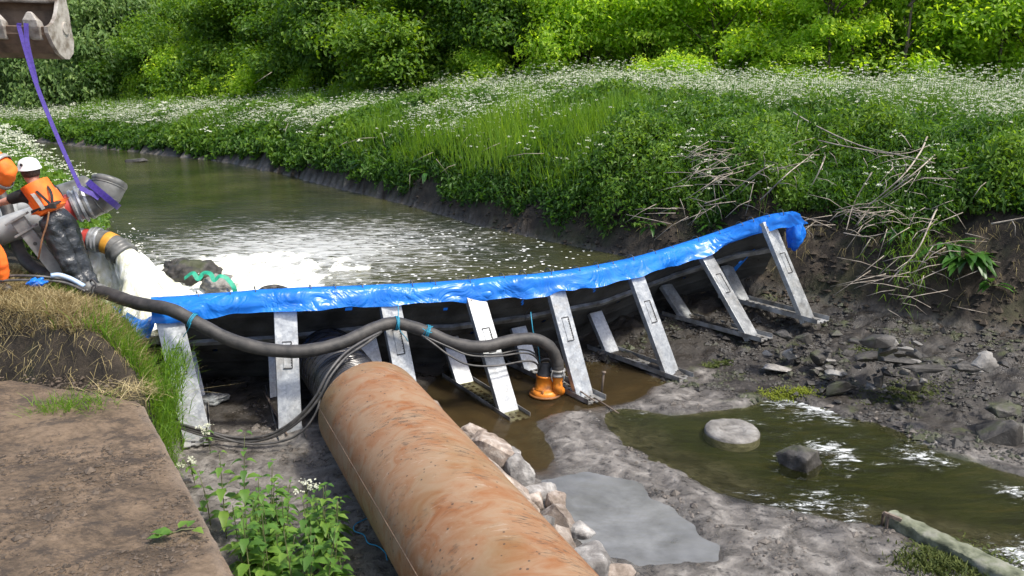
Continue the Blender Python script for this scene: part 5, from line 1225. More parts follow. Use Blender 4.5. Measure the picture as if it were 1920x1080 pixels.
for nm, args in {
  'dark': ('hawthorn_tree', 101, 6.4, 6.0, 'leaf_dark', 26000, .18, 22, .04), 'dark2': ('hawthorn_tree', 102, 7.0, 6.6, 'leaf_dark', 28000, .18, 24, .04),
  'mid': ('hedgerow_tree', 103, 6.4, 6.2, 'leaf_mid', 26000, .18, 22, .05), 'mid2': ('hedgerow_tree', 104, 6.0, 4.8, 'leaf_mid', 24000, .17, 20, .03),
  'yel': ('yellow_green_tree', 105, 5.0, 4.9, 'leaf_yellow', 16000, .16, 24, .03), 'yel2': ('yellow_green_tree', 106, 4.4, 4.3, 'leaf_yellow', 13000, .15, 22, .03),
  'grey': ('willow_tree', 107, 7.0, 5.6, 'leaf_grey', 26000, .20, 20, .06, .5), 'bush': ('yellow_green_bush', 108, 4.2, 3.0, 'leaf_yellow', 12000, .16, 14, .08),
  'sap': ('slender_sapling', 109, 2.4, 8.5, 'leaf_yellow', 7000, .17, 13, .12), 'tall': ('tall_tree', 110, 10.0, 15.0, 'leaf_mid', 30000, .30, 26, .10)}.items():
    PROT[nm] = make_tree(args[0], args[1], *args[2:])
used = set()
def plant_tree(kind, px, Y, scale, rot, label, group, sz=None, lift=3.6):
    p0 = PROT[kind]
    if kind in used:
        o = p0.copy(); COL.objects.link(o)
        for ch in p0.children: c = ch.copy(); COL.objects.link(c); c.parent = o
    else: o = p0; used.add(kind)
    X = (px-960)/1600*(Y*_c+1.0)
    z = float(ground(np.array([X]), np.array([Y]))[0])
    o.location = (X, Y, min(z, lift)-.1); o.rotation_euler = (0, 0, rot); o.scale = (scale, scale, sz or scale)
    tag(o, label, {'hawthorn_tree': 'tree', 'yellow_green_bush': 'bush'}.get(p0.name.split('.')[0], 'tree'), group); return o
GH = 'hedgerow trees along the far bank'
for kind, px, Y, sc, lab in [
    ('grey', -40, 47, 1.0, 'grey green willow at the far left edge of the hedgerow'),
    ('grey', 170, 44, 1.15, 'grey green willow right of the excavator bucket'),
    ('grey', 80, 45, .7, 'low grey green willow bush under the excavator bucket'),
    ('dark', 265, 43, .85, 'dark green tree between the grey willow and the dense hawthorn'),
    ('dark2', 400, 41, .95, 'dense rounded dark green tree rising left of centre'),
    ('mid', 520, 39, .95, 'bright mid green tree behind the low bushes, right of the dense dark one'),
    ('dark', 590, 37, 1.0, 'dark green tree with a shaded foot, left of the big spreading bush'),
    ('dark2', 690, 35, .95, 'tall dark green tree standing behind the big spreading bush'),
    ('mid2', 770, 32, 1.05, 'big spreading mid green bush in the middle of the hedgerow'),
    ('dark', 880, 32, .95, 'dark green tree right of the big spreading bush'),
    ('dark2', 985, 31, .9, 'very dark tree directly left of the yellow green trees'),
    ('yel', 1100, 28.5, .9, 'leftmost yellow green tree, full down to the flowers'),
    ('yel', 1200, 28, .85, 'yellow green tree second from the left among the yellow ones'),
    ('yel2', 1330, 26.5, 1.05, 'dense yellow green tree in the middle of the yellow group'),
    ('yel', 1410, 27.5, .95, 'yellow green tree beside the dark gap right of centre'),
    ('yel2', 1480, 24, .55, 'small yellow bush poking out of the flowers right of centre'),
    ('yel', 1580, 26, .95, 'yellow green tree behind the thin stems on the right'),
    ('yel2', 1690, 25, 1.05, 'yellow green tree third from the right edge'),
    ('yel', 1800, 25, .95, 'yellow green tree second from the right edge'),
    ('yel2', 1910, 24, 1.1, 'yellow green tree cut by the right edge')
    ]:
    plant_tree(kind, px, Y, sc*.92, random.uniform(0, 6.28), lab, GH, sc*(.78 + .24*random.random()))
for px, Y, sc, lab in [(400, 39.5, .95, 'rounded yellow green bush at the foot of the dense dark tree'), (520, 37, .85, 'yellow green bush in front of the bright mid green tree'), (290, 42, .7, 'small yellow bush at the flower edge near the grey willow'),
                       (455, 38.5, .8, 'yellow green bush second from the left along the flowers'), (600, 35, .55, 'small pale bush at the dark foot of the trees left of centre'), (905, 29.5, .6, 'lone small yellow bush in front of the dark trees in the middle'), (1250, 25.5, .55, 'low yellow bush leaning over the flowers under the yellow trees'), (1440, 24.5, .45, 'lowest yellow bush among the white flowers on the right')]:
    plant_tree('bush', px, Y, sc, random.uniform(0, 6.28), lab, 'yellow green bushes at the foot of the hedgerow')
for k, px in enumerate([1530, 1575, 1620, 1660, 1720, 1770, 1840]):
    plant_tree('sap', px, 23.6 + .5*(k % 3), .62+.07*(k % 4), k*1.3, 'thin straight sapling among the yellow green trees on the right', 'thin saplings on the right')
for k, (px, Y, kind) in enumerate([(20, 52, 'mid'), (130, 50, 'grey'), (240, 49, 'mid2'), (335, 47, 'mid'), (460, 46, 'yel'), (560, 44, 'dark'), (650, 42, 'mid'), (740, 40, 'dark2'), (830, 38.5, 'mid'), (935, 37, 'dark'), (1040, 35.5, 'mid'), (1150, 34, 'yel'), (1265, 33, 'yel2'), (1370, 32, 'mid'), (1470, 31.5, 'yel'), (1560, 31, 'yel2'), (1650, 30.5, 'yel'), (1760, 30, 'mid'), (1860, 29.5, 'yel'), (1960, 29, 'yel')]):
    plant_tree(kind, px, Y, 1.15, k*2.1, 'tree of the middle row, its crown showing above the front row of the hedgerow', 'middle row of hedgerow trees', 1.0+.14*(k % 3), 4.4)
for k, (px, Y) in enumerate([(-80, 60), (70, 58), (210, 56), (350, 55), (480, 53), (620, 51), (760, 48), (900, 46), (1040, 43), (1180, 41), (1310, 39), (1440, 38), (1570, 36), (1700, 35), (1840, 34), (1980, 34)]):
    plant_tree('tall', px, Y, random.uniform(.9, 1.1), k*1.7, 'tall tree in the back row of the hedgerow, its top out of the picture', 'tall trees in the back row', 1.0)

# ---- herbs on the far bank: nettles, grass and cow parsley
def bank_points(n, d0, d1, x0=-40, x1=18, near=2.0, seed=1):
    """random points by distance behind the toe line, denser near the camera"""
    rg = np.random.default_rng(seed); N_ = n*7; u = rg.uniform(-.72, .74, N_); e = 2.0-near
    q = rg.random(N_); lo, hi = 9.0, 62.0; Y = (lo**e + q*(hi**e-lo**e))**(1/e) if abs(e) > 1e-3 else lo*(hi/lo)**q
    X = u*Y*1.04; d = poly_sdf(X, Y, RL); w = rg.random(N_)**1.2
    k = (d > d0*.8) & (d < d1) & (X > x0) & (X < x1) & (d < d0 + (d1-d0)*(1.0-.35*w)); X, Y, d = X[k], Y[k], d[k]
    m_ = min(n, len(X)); return X[:m_], Y[:m_], d[:m_]
def clump(x, y): return fbm(x*.55, y*.55, 4, 81) + .5*fbm(x*1.9, y*1.9, 3, 82)
def far_size(x, y, s): return s*np.clip(np.hypot(x, y)/15, .75, 2.2)
# how low the greenery hangs varies along the bank
def edge_off(x, y): return .45*fbm(x*.9, y*.9, 3, 85) + .25*fbm(x*3, y*3, 2, 86) + np.interp(x, [-6, 1, 4.0, 5.2, 7], [-.7, -.62, -.35, .0, -.15])
x, y, d = bank_points(110000, .3, 6.5, near=1.7, seed=2); k = d > .85 + edge_off(x, y); x, y, d = x[k], y[k], d[k]; g = clump(x, y)
top = np.clip(.35 + .75*g + .25*np.clip((d-.8)*.6, 0, 1), .32, 1.1); h = RNG.uniform(0.1, 1, len(x))**.6*top*s_of(x)**.5
C = np.stack([x - .25*(1-np.clip(d-.8, 0, 1))*h, y - .45*h*(1-np.clip((d-.8)/1.5, 0, 1)), ground(x, y)+h - .22*(1-np.clip((d-.3)/1.0, 0, 1))*RNG.random(len(x))], -1)
keep = np.where(d > 2.6, fbm(x*.8, y*.8, 3, 83) > -.22, True); C, gg, xx, yy = C[keep], g[keep], x[keep], y[keep]
rr = np.clip(.35 + gg*1.0 + .5*fbm(xx*2.3, yy*2.3, 2, 99), 0, 1)
Cn = np.repeat(C, 4, 0) + RNG.normal(size=(len(C)*4, 3))*.055; xs = np.repeat(xx, 4); ys = np.repeat(yy, 4)
Nl = unit(RNG.normal(size=Cn.shape)*.55 + np.array([-.15, -.35, .75]))
V, F = leaves_geo(Cn, Nl, far_size(xs, ys, .088)*RNG.uniform(.6, 1.3, len(Cn)), .5, .35)
o = mesh('bank_herbs', V, F, M['nettle'], None, False, np.repeat(np.clip(np.repeat(rr, 4)*.7 + RNG.uniform(-.1, .35, len(Cn)), 0, 1), 4)); tag(o, 'dense nettles and leafy herbs covering the face of the far bank', 'herbs', None, 'stuff')
# grass
x, y, d = bank_points(120000, .5, 11, near=1.5, seed=3); g = fbm(x*.5, y*.5, 3, 84); k = ((d > 1.9) | (g > .12) | (RNG.random(len(x)) < .35)) & (d > .9+edge_off(x, y)); x, y, d, g = x[k], y[k], d[k], g[k]
B = np.stack([x, y, ground(x, y)-.02], -1); n = len(x); H_ = RNG.uniform(.3, .75, n)*(1+g)*np.where(d < 2, .9, 1); ln = RNG.normal(size=(n, 3))*.13; ln[:, 2] = -.03; ln[:, 1] -= .12*(d < 2.5)
V, F = blades_geo(B, H_, far_size(x, y, .017), ln); o = mesh('meadow_grass', V, F, M['grassm'], None, False, np.repeat(np.clip(.40+g*.5+RNG.uniform(-.2, .35, n), 0, 1), 6)); tag(o, 'tall green grass of the meadow on top of the far bank', 'grass', None, 'stuff')
# cow parsley: stems and flat white umbels
def umbels(name, x, y, z0, h, s, label, stems=True):
    n = len(x); T = np.stack([x, y, z0+h], -1) + np.concatenate([RNG.normal(size=(n, 2))*.06, np.zeros((n, 1))], 1)
    m = 9; a = RNG.uniform(0, 6.28, (n, m)); r = np.sqrt(RNG.random((n, m)))*s[:, None]; C = T[:, None] + np.stack([r*np.cos(a), r*np.sin(a), -r*.25 + RNG.normal(size=(n, m))*.006], -1)
    C = C.reshape(-1, 3); Nl = unit(RNG.normal(size=C.shape)*.45 + np.array([0, -.2, 1])); V, F = leaves_geo(C, Nl, np.repeat(s, m)*RNG.uniform(.38, .75, n*m), .9, .0)
    root = mesh(name, V, F, M['umbel'], None, False, RNG.random(len(V))); tag(root, label, 'flowers', None, 'stuff')
    if stems:
        B = np.stack([x, y, z0], -1); w = np.clip(s*.10, .004, .02); sv = np.stack([w, 0*w, 0*w], -1); V = np.stack([B-sv, B+sv, T+sv*.6-[0, 0, .01], T-sv*.6-[0, 0, .01]], 1).reshape(-1, 3)
        mesh('stems', V, np.arange(n*4).reshape(n, 4), M['grassm'], root, False, np.repeat(RNG.uniform(.2, .7, n), 4))
x, y, d = bank_points(110000, 1.0, 11.5, -40, 18, near=1.0, seed=4); pat = fbm(x*.35, y*.35, 3, 87) + .35*fbm(x*1.4, y*1.4, 2, 88)
bandw = np.interp(x, [-20, -6, 0, 4, 14], [.65, .52, .20, .08, .08]) + np.interp(d, [1.2, 2.5, 4.5, 6, 11], [-.34, -.22, -.05, .28, .30])*np.interp(x, [-20, -4], [.3, 1])
k = pat + bandw + RNG.normal(0, .12, len(x)) > .16; x, y, d = x[k], y[k], d[k]
umbels('cow_parsley', x, y, ground(x, y), RNG.uniform(.5, .85, len(x))*(1+.5*RNG.random(len(x))**4)*np.clip(s_of(x)**.5, .7, 1.1)*np.interp(d, [3, 7], [.9, 1.15]), np.clip(far_size(x, y, .029), 0, .044)*RNG.uniform(.45, 1.3, len(x)), 'white cow parsley in flower along the top of the far bank')
# left bank greenery behind the workers
rg = np.random.default_rng(9); t = rg.random(60000); P = np.array(LL[3:9]); si = rg.integers(0, 5, 60000); D = rg.random(60000)**1.2*5; A, B = P[si], P[si+1]; dr = B-A; nr = np.stack([dr[:, 1], -dr[:, 0]], 1)/np.linalg.norm(dr, axis=1, keepdims=True); q = A+dr*t[:, None]+nr*D[:, None]
x, y = q[:, 0], q[:, 1]; k = (y > 11.6) & (D > .15); x, y, D = x[k], y[k], D[k]; h = rg.uniform(.1, 1, len(x))*np.clip(.45+.5*fbm(x*.8, y*.8, 3, 90), .15, 1)*np.clip(D+.3, .3, 1)
C = np.stack([x, y, ground(x, y)+h], -1); Nl = unit(rg.normal(size=C.shape)*.55+np.array([.3, -.3, .8])); V, F = leaves_geo(C, Nl, far_size(x, y, .11)*rg.uniform(.6, 1.3, len(x)), .45, .4)
o = mesh('left_bank_herbs', V, F, M['nettle'], None, False, np.repeat(np.clip(.5+.5*fbm(x*.8, y*.8, 3, 90)+rg.uniform(-.1, .4, len(x)), 0, 1), 4)); tag(o, 'bright green herbs on the left bank behind the workers', 'herbs', None, 'stuff')
k = (y > 15.5) & (rg.random(len(x)) < .045) & (D < 3); umbels('left_cow_parsley', x[k], y[k], ground(x[k], y[k]), rg.uniform(.5, .95, k.sum()), far_size(x[k], y[k], .045), 'white cow parsley on the left bank at the picture edge'); bpy.data.objects['left_cow_parsley'].name = 'cow_parsley'; bpy.data.objects['left_bank_herbs'].name = 'bank_herbs'
# some wild umbels low on the bank face
x, y, d = bank_points(2500, .7, 3.6, -30, 12, near=1.3, seed=6); k = fbm(x*.9, y*.9, 3, 91) + np.interp(x, [-10, 0], [.10, 0]) > .12; x, y = x[k], y[k]
umbels('cow_parsley', x, y-.25, ground(x, y)+.05, RNG.uniform(.35, .7, len(x)), far_size(x, y, .05)*RNG.uniform(.6, 1.2, len(x)), 'scattered white cow parsley low on the face of the far bank')

# ---- dead branches and dry stems on the right bank
M['deadwood'] = mat_noise('bleached_dead_wood', (.17, .14, .11), (.40, .35, .29), 8, .85, .2)
def gpt(px, py, lift=.1):
    """first hit of the line of sight through a pixel with the ground"""
    d = ray(px, py); o = Vector((0, 0, CAM_H)); t = 4.0
    ts = np.arange(4.0, 40, .04); gxx = d.x*ts; gyy = d.y*ts; gz = CAM_H + d.z*ts; hit = np.nonzero(gz < ground(gxx, gyy, False))[0]
    t = ts[hit[0]] if len(hit) else 18; return Vector((d.x*t, d.y*t, CAM_H+d.z*t)) + Vector((0, -lift*.9, lift*.5))
DB = 'bleached dead branches caught on the far bank'
for k, (pts, r, lab) in enumerate([
    ([(1450,240),(1500,280),(1570,315),(1640,335),(1700,350)], .011, 'long grey branch arching across the nettles above the blue sheet end'),
    ([(1500,305),(1560,320),(1640,332),(1690,318)], .010, 'pale branch lying level above the blue sheet end'),
    ([(1690,300),(1675,330),(1640,375),(1600,410)], .012, 'forked pale branch slanting down right of the blue sheet'),
    ([(1700,335),(1660,370),(1620,400),(1585,440)], .009, 'thin branch slanting down beside the forked pale branch'),
    ([(1735,395),(1715,440),(1690,490),(1640,545)], .011, 'long thin branch reaching down to the bare earth on the right'),
    ([(1510,335),(1500,360),(1495,385)], .010, 'short hooked branch just above the end of the blue sheet'),
    ([(1410,395),(1440,370),(1470,345),(1490,330)], .009, 'pale stick leaning behind the blue sheet'),
    ([(1310,400),(1350,385),(1390,365),(1420,350)], .010, 'pale stick lying among twigs left of the blue sheet end'),
    ([(1560,455),(1600,462),(1640,455)], .008, 'short stick on the bare earth right of the blue bundle'),
    ([(1590,365),(1580,400),(1565,450)], .008, 'upright thin stick right of the blue bundle'),
    ([(1825,440),(1870,432),(1925,422)], .010, 'level pale stick on the bare earth at the right edge'),
    ([(1590,230),(1640,290),(1660,320)], .008, 'thin dry stem leaning among nettles on the right bank')]):
    c = spline([gpt(a, b, .8 if b < 385 else .35) for a, b in pts], 6); c = [q + Vector((0, -.08, .05)) for q in c]; r *= 1.25; mb = MB(); mb.tube(c, [r*(1-.5*j/len(c)) for j in range(len(c))], 6)
    for _ in range(3):
        j = random.randrange(3, len(c)-2); q = c[j] + Vector((random.uniform(-.3, .3), random.uniform(-.25, .05), random.uniform(-.2, .25))); mb.tube([c[j], (c[j]+q)/2+Vector((.02, 0, .02)), q], [r*.5, r*.4, r*.2], 5)
    o = mb.build('dead_branch', M['deadwood'], None, True); tag(o, lab, 'branch', DB)
Vs, Fs = [], []
rs = random.Random(21)
for cx, cy, n_, sx, sy in [(1330, 350, 46, 45, 28), (1380, 330, 24, 40, 30), (1650, 365, 50, 50, 40), (1600, 425, 40, 50, 15), (1490, 300, 20, 80, 40), (1740, 470, 26, 40, 70), (1290, 380, 20, 40, 30), (800, 290, 16, 100, 40), (560, 230, 14, 120, 20), (1650, 520, 16, 30, 30)]:
    for _ in range(n_):
        py_ = rs.gauss(cy, sy); p = gpt(rs.gauss(cx, sx), py_, .8 if py_ < 385 else .4); a = rs.gauss(-.55, .6); L = rs.uniform(.25, .8); q = p + Vector((math.cos(a)*L*rs.choice((1, -1)), rs.uniform(-.15, .1), math.sin(a)*L*.7))
        V, F = tube_geo([p, (p+q)/2 + Vector((0, -.02, rs.uniform(.0, .06))), q], [.0068, .0055, .003], 4); b = len(Vs); Vs += V; Fs += [tuple(i+b for i in f) for f in F]
o = mesh('dry_twigs', Vs, Fs, M['deadwood'], None, True); tag(o, 'tangle of dry twigs and stems hanging on the far bank', 'twigs', None, 'stuff')

rg = np.random.default_rng(77); x = rg.uniform(-4, 7.4, 60000); y = rg.uniform(9, 20, 60000); d = poly_sdf(x, y, RL); k = (d > -.1) & (d < 1.0) & (fbm(x*2.5, y*2.5, 3, 120) > -.1); x, y = x[k], y[k]
o = scatter_chunks('earth_clods', np.stack([x, y, ground(x, y)], -1), rg.gamma(1.8, .011, len(x)), mat_noise('dark_earth_clods', (.014, .010, .006), (.06, .045, .03), 8, .9, .5, 40)); tag(o, 'dark clods of earth on the bare undercut face of the far bank', 'earth')
x = rg.uniform(-4, 7.4, 40000); y = rg.uniform(9, 20, 40000); d = poly_sdf(x, y, RL); k = (d > .25) & (d < .95) & (fbm(x*3, y*3, 3, 121) > .08); x, y = x[k], y[k]; n = len(x); B = np.stack([x, y-.03, ground(x, y)+.02], -1); ln = rg.normal(size=(n, 3))*np.array([.08, .04, .05]) + np.array([-.04, -.10, -.16])
grass_rnd = np.repeat(rg.random(n), 6); V, F = blades_geo(B, rg.uniform(.02, .1, n), np.full(n, .008), ln); o = mesh('dry_grass', V, F, M['straw'], None, False, grass_rnd*.5); tag(o, 'dry roots and grass hanging from the undercut edge of the far bank', 'grass', None, 'stuff')
# ---- leafy plants one can single out
def leaf_blade(mb_v, mb_f, R_, base, d, L, W, bend, upv=Vector((0, 0, 1)), rv=.5, teeth=0):
    d = d.normalized(); s = d.cross(upv); s = s.normalized() if s.length > 1e-4 else Vector((1, 0, 0)); n = 7; b = len(mb_v)
    for k in range(n):
        t = k/(n-1); c = base + d*L*t + Vector((0, 0, -bend*L*t*t)); w = W*.5*math.sin(math.pi*(t**.75))*(1+(teeth if k % 2 else -teeth)) + .001
        nn_ = s.cross(d).normalized(); mb_v += [c - s*w + nn_*w*.35, c - nn_*0, c + s*w + nn_*w*.35]; R_ += [rv, rv*.8, rv]
    for k in range(n-1):
        a = b+k*3; mb_f += [(a, a+1, a+4, a+3), (a+1, a+2, a+5, a+4)]
def nettle(base, h, lean, label, seed, n_pairs=6, L=.11, group=None, name='nettle_plant', mat='nettle_big'):
    rs = random.Random(seed); top = base + Vector((lean[0], lean[1], h)); st = spline([base, (base+top)/2 + Vector((rs.uniform(-.02, .02), 0, 0)), top], 6)
    t_ = thing(name, label, 'plant', base, group); tube('stem', st, [.006*(1-.5*k/len(st)) for k in range(len(st))], M['stem'], t_, 6)
    V, F, R_ = [], [], []
    for p in range(n_pairs):
        f = .25 + .75*p/(n_pairs-1); c = st[min(int(f*(len(st)-1)), len(st)-1)]; a = p*1.57 + rs.uniform(-.3, .3); s = (1-.55*max(0, f-.55)/.45)*rs.uniform(.8, 1.15)
        for sg in (0, math.pi):
            d = Vector((math.cos(a+sg), math.sin(a+sg), rs.uniform(.1, .5))); leaf_blade(V, F, R_, c + d*.015, d, L*s*rs.uniform(.7, 1.1), L*s*.50, rs.uniform(.3, .8), rv=rs.uniform(.2, .95), teeth=.10)
    mesh('foliage', V, F, M[mat], t_, True, R_); return t_
M['nettle_big'] = mat_leaf('near_nettle_leaves', [(0, (.05, .12, .028)), (.5, (.10, .21, .035)), (1, (.20, .31, .05))], .45)
M['stem'] = mat_noise('plant_stem', (.05, .06, .02), (.12, .13, .05), 9, .7, .1)
GN = 'nettles growing between the wall and the pipe'
def bed(px, py): p = at(px, py, .05); return p
for k, (px, py, h, ln, lab, npair, L) in enumerate([
    (462, 1022, .92, (-.02, .25), 'tallest nettle of the clump, rising in front of the black cables', 9, .17),
    (425, 1010, .72, (-.06, .18), 'second tallest nettle, on the left side of the clump beside the wall', 7, .165),
    (395, 985, .42, (-.10, .12), 'pale nettle shoot leaning over the wall edge', 4, .15),
    (515, 1040, .62, (.0, .15), 'nettle with a bare lower stem in the middle of the clump', 6, .16)]):
    nettle(bed(px, py), h, ln, lab, 400+k, npair, L, GN)
rs = random.Random(3)
for k in range(52):
    px = rs.uniform(415, 640); py = rs.uniform(990, 1180) ; h = rs.uniform(.3, .8)
    if px < 380 + (py-940)*.55+30: px += 50
    nettle(bed(px, py), h, (rs.uniform(-.08, .1), rs.uniform(-.02, .12)), 'one of the shorter leafy nettles crowded at the foot of the wall', 430+k, rs.randint(5, 8), rs.uniform(.13, .20), 'shorter nettles at the foot of the wall')
def parsley(base, h, lean, label, seed, group=None, sc=.05):
    rs = random.Random(seed); t_ = thing('cow_parsley_plant', label, 'flower', base, group); top = base + Vector((lean[0], lean[1], h)); mb = MB(); mb.tube(spline([base, (base+top)/2, top], 4), .004, 5); heads = []
    for k in range(6):
        q = top + Vector((rs.uniform(-.09, .09), rs.uniform(-.07, .07), rs.uniform(-.05, .05))); s = base + (top-base)*rs.uniform(.7, .95); mb.tube([s, (s+q)/2+Vector((0, 0, .01)), q], .0025, 4); heads.append(q)
    mb.build('stem', M['stem'], t_, True)
    C = np.concatenate([np.array(q[:])[None] + np.stack([RNG.normal(0, sc*.55, 16), RNG.normal(0, sc*.55, 16), RNG.normal(0, .006, 16)], -1) for q in heads]); Nl = unit(RNG.normal(size=C.shape)*.4+np.array([0, -.2, 1])); V, F = leaves_geo(C, Nl, RNG.uniform(.014, .026, len(C)), .9, 0); fo = mesh('flowers', V, F, M['umbel'], t_, False, RNG.random(len(V))); fo['kind'] = 'stuff'
    V, F, R_ = [], [], []
    for k in range(7):
        c = base + (top-base)*rs.uniform(.3, .85); a = rs.uniform(0, 6.28); leaf_blade(V, F, R_, c, Vector((math.cos(a), math.sin(a), .3)), rs.uniform(.06, .11), .03, .5, rv=rs.uniform(.4, .9), teeth=.35)
    mesh('foliage', V, F, M['nettle_big'], t_, True, R_)
parsley(bed(575, 1020), .48, (.0, .15), 'white flowering cow parsley at the right of the nettle clump', 501)
parsley(bed(395, 850), .30, (-.02, .0), 'small white flower hanging beside the leftmost strut', 502, None, .035)
parsley(bed(365, 905), .22, (-.03, .0), 'small white flower low between the wall and the leftmost strut', 503, None, .03)
# dock plants with broad leaves on the far bank
M['dockleaf'] = mat_leaf('dock_leaves', [(0, (.020, .065, .010)), (.5, (.040, .115, .016)), (1, (.075, .17, .03))], .3, .35)
def dock(px, py, n_, L, lab, seed, hang=.6, lift=.12):
    rs = random.Random(seed); b = gpt(px, py, lift); V, F, R_ = [], [], []
    t_ = thing('dock_plant', lab, 'plant', b, 'broad leaved dock plants on the far bank'); mb = MB()
    for k in range(n_):
        a = rs.uniform(-3.3, .2); d = Vector((math.cos(a), math.sin(a)*.8-.15, rs.uniform(.0, .9))); l = L*rs.uniform(.6, 1.15); st = b + d.normalized()*l*.35; mb.tube([b, st], .006, 5); leaf_blade(V, F, R_, st, d + Vector((0, 0, -.2)), l, l*.32, rs.uniform(.4, 1.1)*hang, rv=rs.random(), teeth=.06)
    mesh('foliage', V, F, M['dockleaf'], t_, True, R_); mb.build('stalk', M['stem'], t_, True)
dock(1800, 495, 34, .42, 'large dock plant with broad drooping leaves on the bare earth at right', 601, .8); dock(1770, 470, 16, .35, 'dock plant just above and left of the large drooping one', 602); dock(1850, 540, 8, .25, 'small dock plant below the large one near the right edge', 603)
dock(1220, 430, 12, .22, 'small dock plant alone on the earth below the nettles near the sheet', 604); dock(685, 312, 12, .38, 'broad leaved dock plant by the water in the middle distance', 605); dock(800, 330, 10, .30, 'dock plant right of the one by the water', 606); dock(1050, 385, 10, .25, 'drooping dock plant low on the bank in the centre', 607); dock(1330, 430, 10, .22, 'dock plant right behind the blue sheet', 608); dock(1690, 440, 14, .3, 'dock plant hanging with long grass right of the blue bundle', 609)
# long hanging grass on the right bank
def grass_patch(name, B, H_, W, ln, mat, label, r0=.5, parent=None):
    V, F = blades_geo(B, H_, W, ln); o = mesh(name, V, F, M[mat], parent, False, np.repeat(np.clip(r0+RNG.uniform(-.35, .4, len(B)), 0, 1), 6)); return tag(o, label, 'grass', None, 'stuff') if label else o
pp = [gpt(rs.gauss(1700, 28), rs.gauss(455, 55), .1) for _ in range(420)]; B = np.array([p[:] for p in pp]); n = len(B); ln = RNG.normal(size=(n, 3))*.12 + np.array([-.05, -.22, -.35])
grass_patch('hanging_grass', B, RNG.uniform(.25, .5, n), np.full(n, .014), ln, 'grassm', 'long green grass hanging down the bare earth right of the blue bundle')
# ---- grass mound at the left
def lr(n, x0, x1, y0, y1): x = RNG.uniform(x0, x1, n); y = RNG.uniform(y0, y1, n); return x, y
x, y = lr(42000, -6.6, -3.1, 7.4, 10.4); dL = -poly_sdf(x, y, LL); z = ground(x, y); yf = np.interp(x, [-6, -5.1, -3.4], [8.25, 8.0, 7.5]); k = (dL > .08) & (y > yf+.40+.16*noise2(x*5, y*5, 3)) & (z > .5); x, y, dL, z = x[k], y[k], dL[k], z[k]
green = np.clip(.95-dL*1.1 + .9*fbm(x*1.5, y*1.5, 3, 95), 0, 1); isg = RNG.random(len(x)) < green*.85
for flag, nm, mt, lab, Hh in ((isg, 'green_grass', 'grassm', 'fresh green grass on the edge of the mound beside the barrier end', (.12, .30)), (~isg, 'dry_grass', 'straw', 'trampled straw coloured grass on top of the mound at left', (.05, .16))):
    B = np.stack([x[flag], y[flag], z[flag]-.01], -1); n = len(B); ln = RNG.normal(size=(n, 3))*np.array([.09, .09, .02]) + (np.array([.05, -.06, -.01]) if nm == 'dry_grass' else np.array([.07, -.05, -.02]))
    grass_patch(nm, B, RNG.uniform(*Hh, n), np.full(n, .0085), ln, mt, lab, .55)
# straw and roots hanging over the cut face, tufts on the wall
x, y = lr(3000, -6.2, -3.3, 7.5, 8.7); yf = np.interp(x, [-6, -5.1, -3.4], [8.25, 8.0, 7.5]); k = (y > yf+.12) & (y < yf+.5) & (fbm(x*3, y*3, 3, 97) > -.08); x, y = x[k], y[k]; B = np.stack([x, y, ground(x, y)+.01], -1); n = len(B)
ln = RNG.normal(size=(n, 3))*np.array([.10, .03, .05]) + np.array([.02, -.13, -.14]); ln = ln*RNG.uniform(.3, 1.2, (n, 1)); grass_patch('dry_grass', B, RNG.uniform(.01, .07, n), np.full(n, .0055), ln, 'straw', 'dry stems and roots hanging over the cut earth above the wall', .45)
c = at(130, 765, 1.05); x, y = RNG.normal(c.x, .16, 420), RNG.normal(c.y+.05, .10, 420); B = np.stack([x, y, np.full(420, 1.03)], -1); ln = RNG.normal(size=(420, 3))*np.array([.12, .08, .02]) + np.array([.05, -.05, 0]); grass_patch('grass_tuft', B, RNG.uniform(.03, .16, 420), np.full(420, .007), ln, 'grassm', 'flattened tuft of grass lying on the back of the wall', .6)
c2 = at(240, 740, 1.0); x, y = RNG.normal(c2.x, .22, 260), RNG.normal(c2.y, .12, 260); B = np.stack([x, y, np.full(260, 1.02)], -1); ln = RNG.normal(size=(260, 3))*np.array([.18, .12, .02]); grass_patch('dry_grass', B, RNG.uniform(.02, .12, 260), np.full(260, .006), ln, 'straw', 'loose straw on the back edge of the wall', .6)
# green grass fringe down the corner of the wall
tt = RNG.random(2600); x = -3.35 + .55*tt*.55 + RNG.normal(0, .07, 2600); y = 8.0-1.5*tt + RNG.normal(0, .08, 2600); zz = np.interp(tt, [0, .35, 1], [1.2, .85, .25]) + RNG.normal(0, .12, 2600)*.6; B = np.stack([x, y, zz], -1); ln = RNG.normal(size=(2600, 3))*.07+np.array([.07, -.03, -.05]); grass_patch('green_grass', B, RNG.uniform(.06, .24, 2600), np.full(2600, .0085), ln, 'grassm', 'green grass fringe trailing down the corner of the wall', .6)
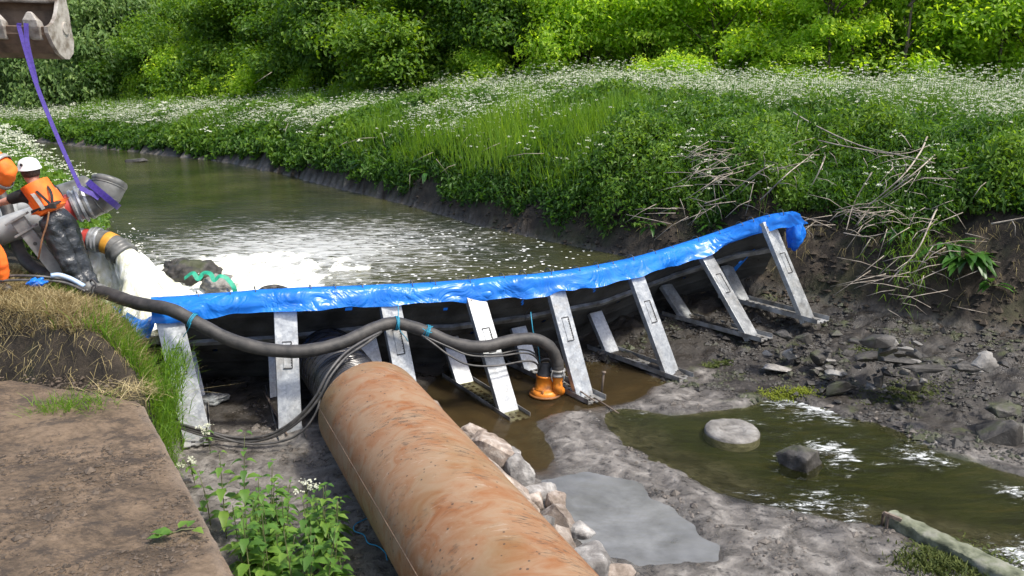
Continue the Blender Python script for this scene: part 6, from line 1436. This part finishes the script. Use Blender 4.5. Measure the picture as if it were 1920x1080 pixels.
# dropped leafy sprig on the wall
t_ = thing('leafy_sprig', 'picked leafy sprig with wilting leaves lying on the concrete wall', 'sprig', at(325, 1000, 1.02)); V, F, R_ = [], [], []
for (px, py, ax, ay, L) in [(318, 1003, -.6, .1, .14), (325, 998, -.3, -.4, .12), (335, 990, .3, .5, .10), (352, 988, .2, .4, .08), (362, 994, .6, -.3, .10), (300, 1008, -.9, -.1, .09)]:
    leaf_blade(V, F, R_, at(px, py, 1.045), Vector((ax, ay, .25)), L, L*.6, .35, rv=random.uniform(.5, 1), teeth=.08)
mesh('foliage', V, F, M['nettle_big'], t_, True, R_); tube('stem', [at(300, 1010, 1.04), at(340, 993, 1.05), at(385, 990, 1.04)], .004, M['stem'], t_, 5)
# moss and weed patches
def moss_patch(px, py, sx, sy, lab, n=900, col='moss', z=None, hh=.02):
    c = gpt(px, py, 0) if z is None else at(px, py, z); x, y = RNG.normal(c.x, sx, n), RNG.normal(c.y, sy, n); B = np.stack([x, y, np.maximum(ground(x, y), .0)+.004], -1); ln = RNG.normal(size=(n, 3))*np.array([.03, .03, .004]); V, F = blades_geo(B, np.full(n, hh), np.full(n, .016), ln); o = mesh('moss', V, F, M[col], None, False, np.repeat(RNG.random(n), 6)); tag(o, lab, 'moss', None, 'stuff')
M['moss'] = mat_leaf('bright_moss', [(0, (.10, .13, .010)), (1, (.24, .28, .02))], .2, .8, 1.0)
M['mossd'] = mat_leaf('dull_moss', [(0, (.035, .055, .010)), (1, (.10, .12, .025))], .2, .8, 1.0)
moss_patch(1482, 738, .16, .07, 'bright yellow green moss at the water edge left of the block shaped stone'); moss_patch(1346, 684, .09, .05, 'dull green moss patch between two barrier feet', 500, 'mossd')
moss_patch(1700, 738, .25, .12, 'dull moss among the stones on the slope', 900, 'mossd'); moss_patch(1640, 660, .2, .1, 'moss on the long slab', 400, 'mossd', None, .03); moss_patch(1760, 1065, .17, .10, 'green weed tuft beside the mossy beam', 900, 'mossd', .03, .05); moss_patch(1800, 1045, .22, .14, 'pale green film of weed along the mossy beam', 1500, 'mossd', .02, .015)
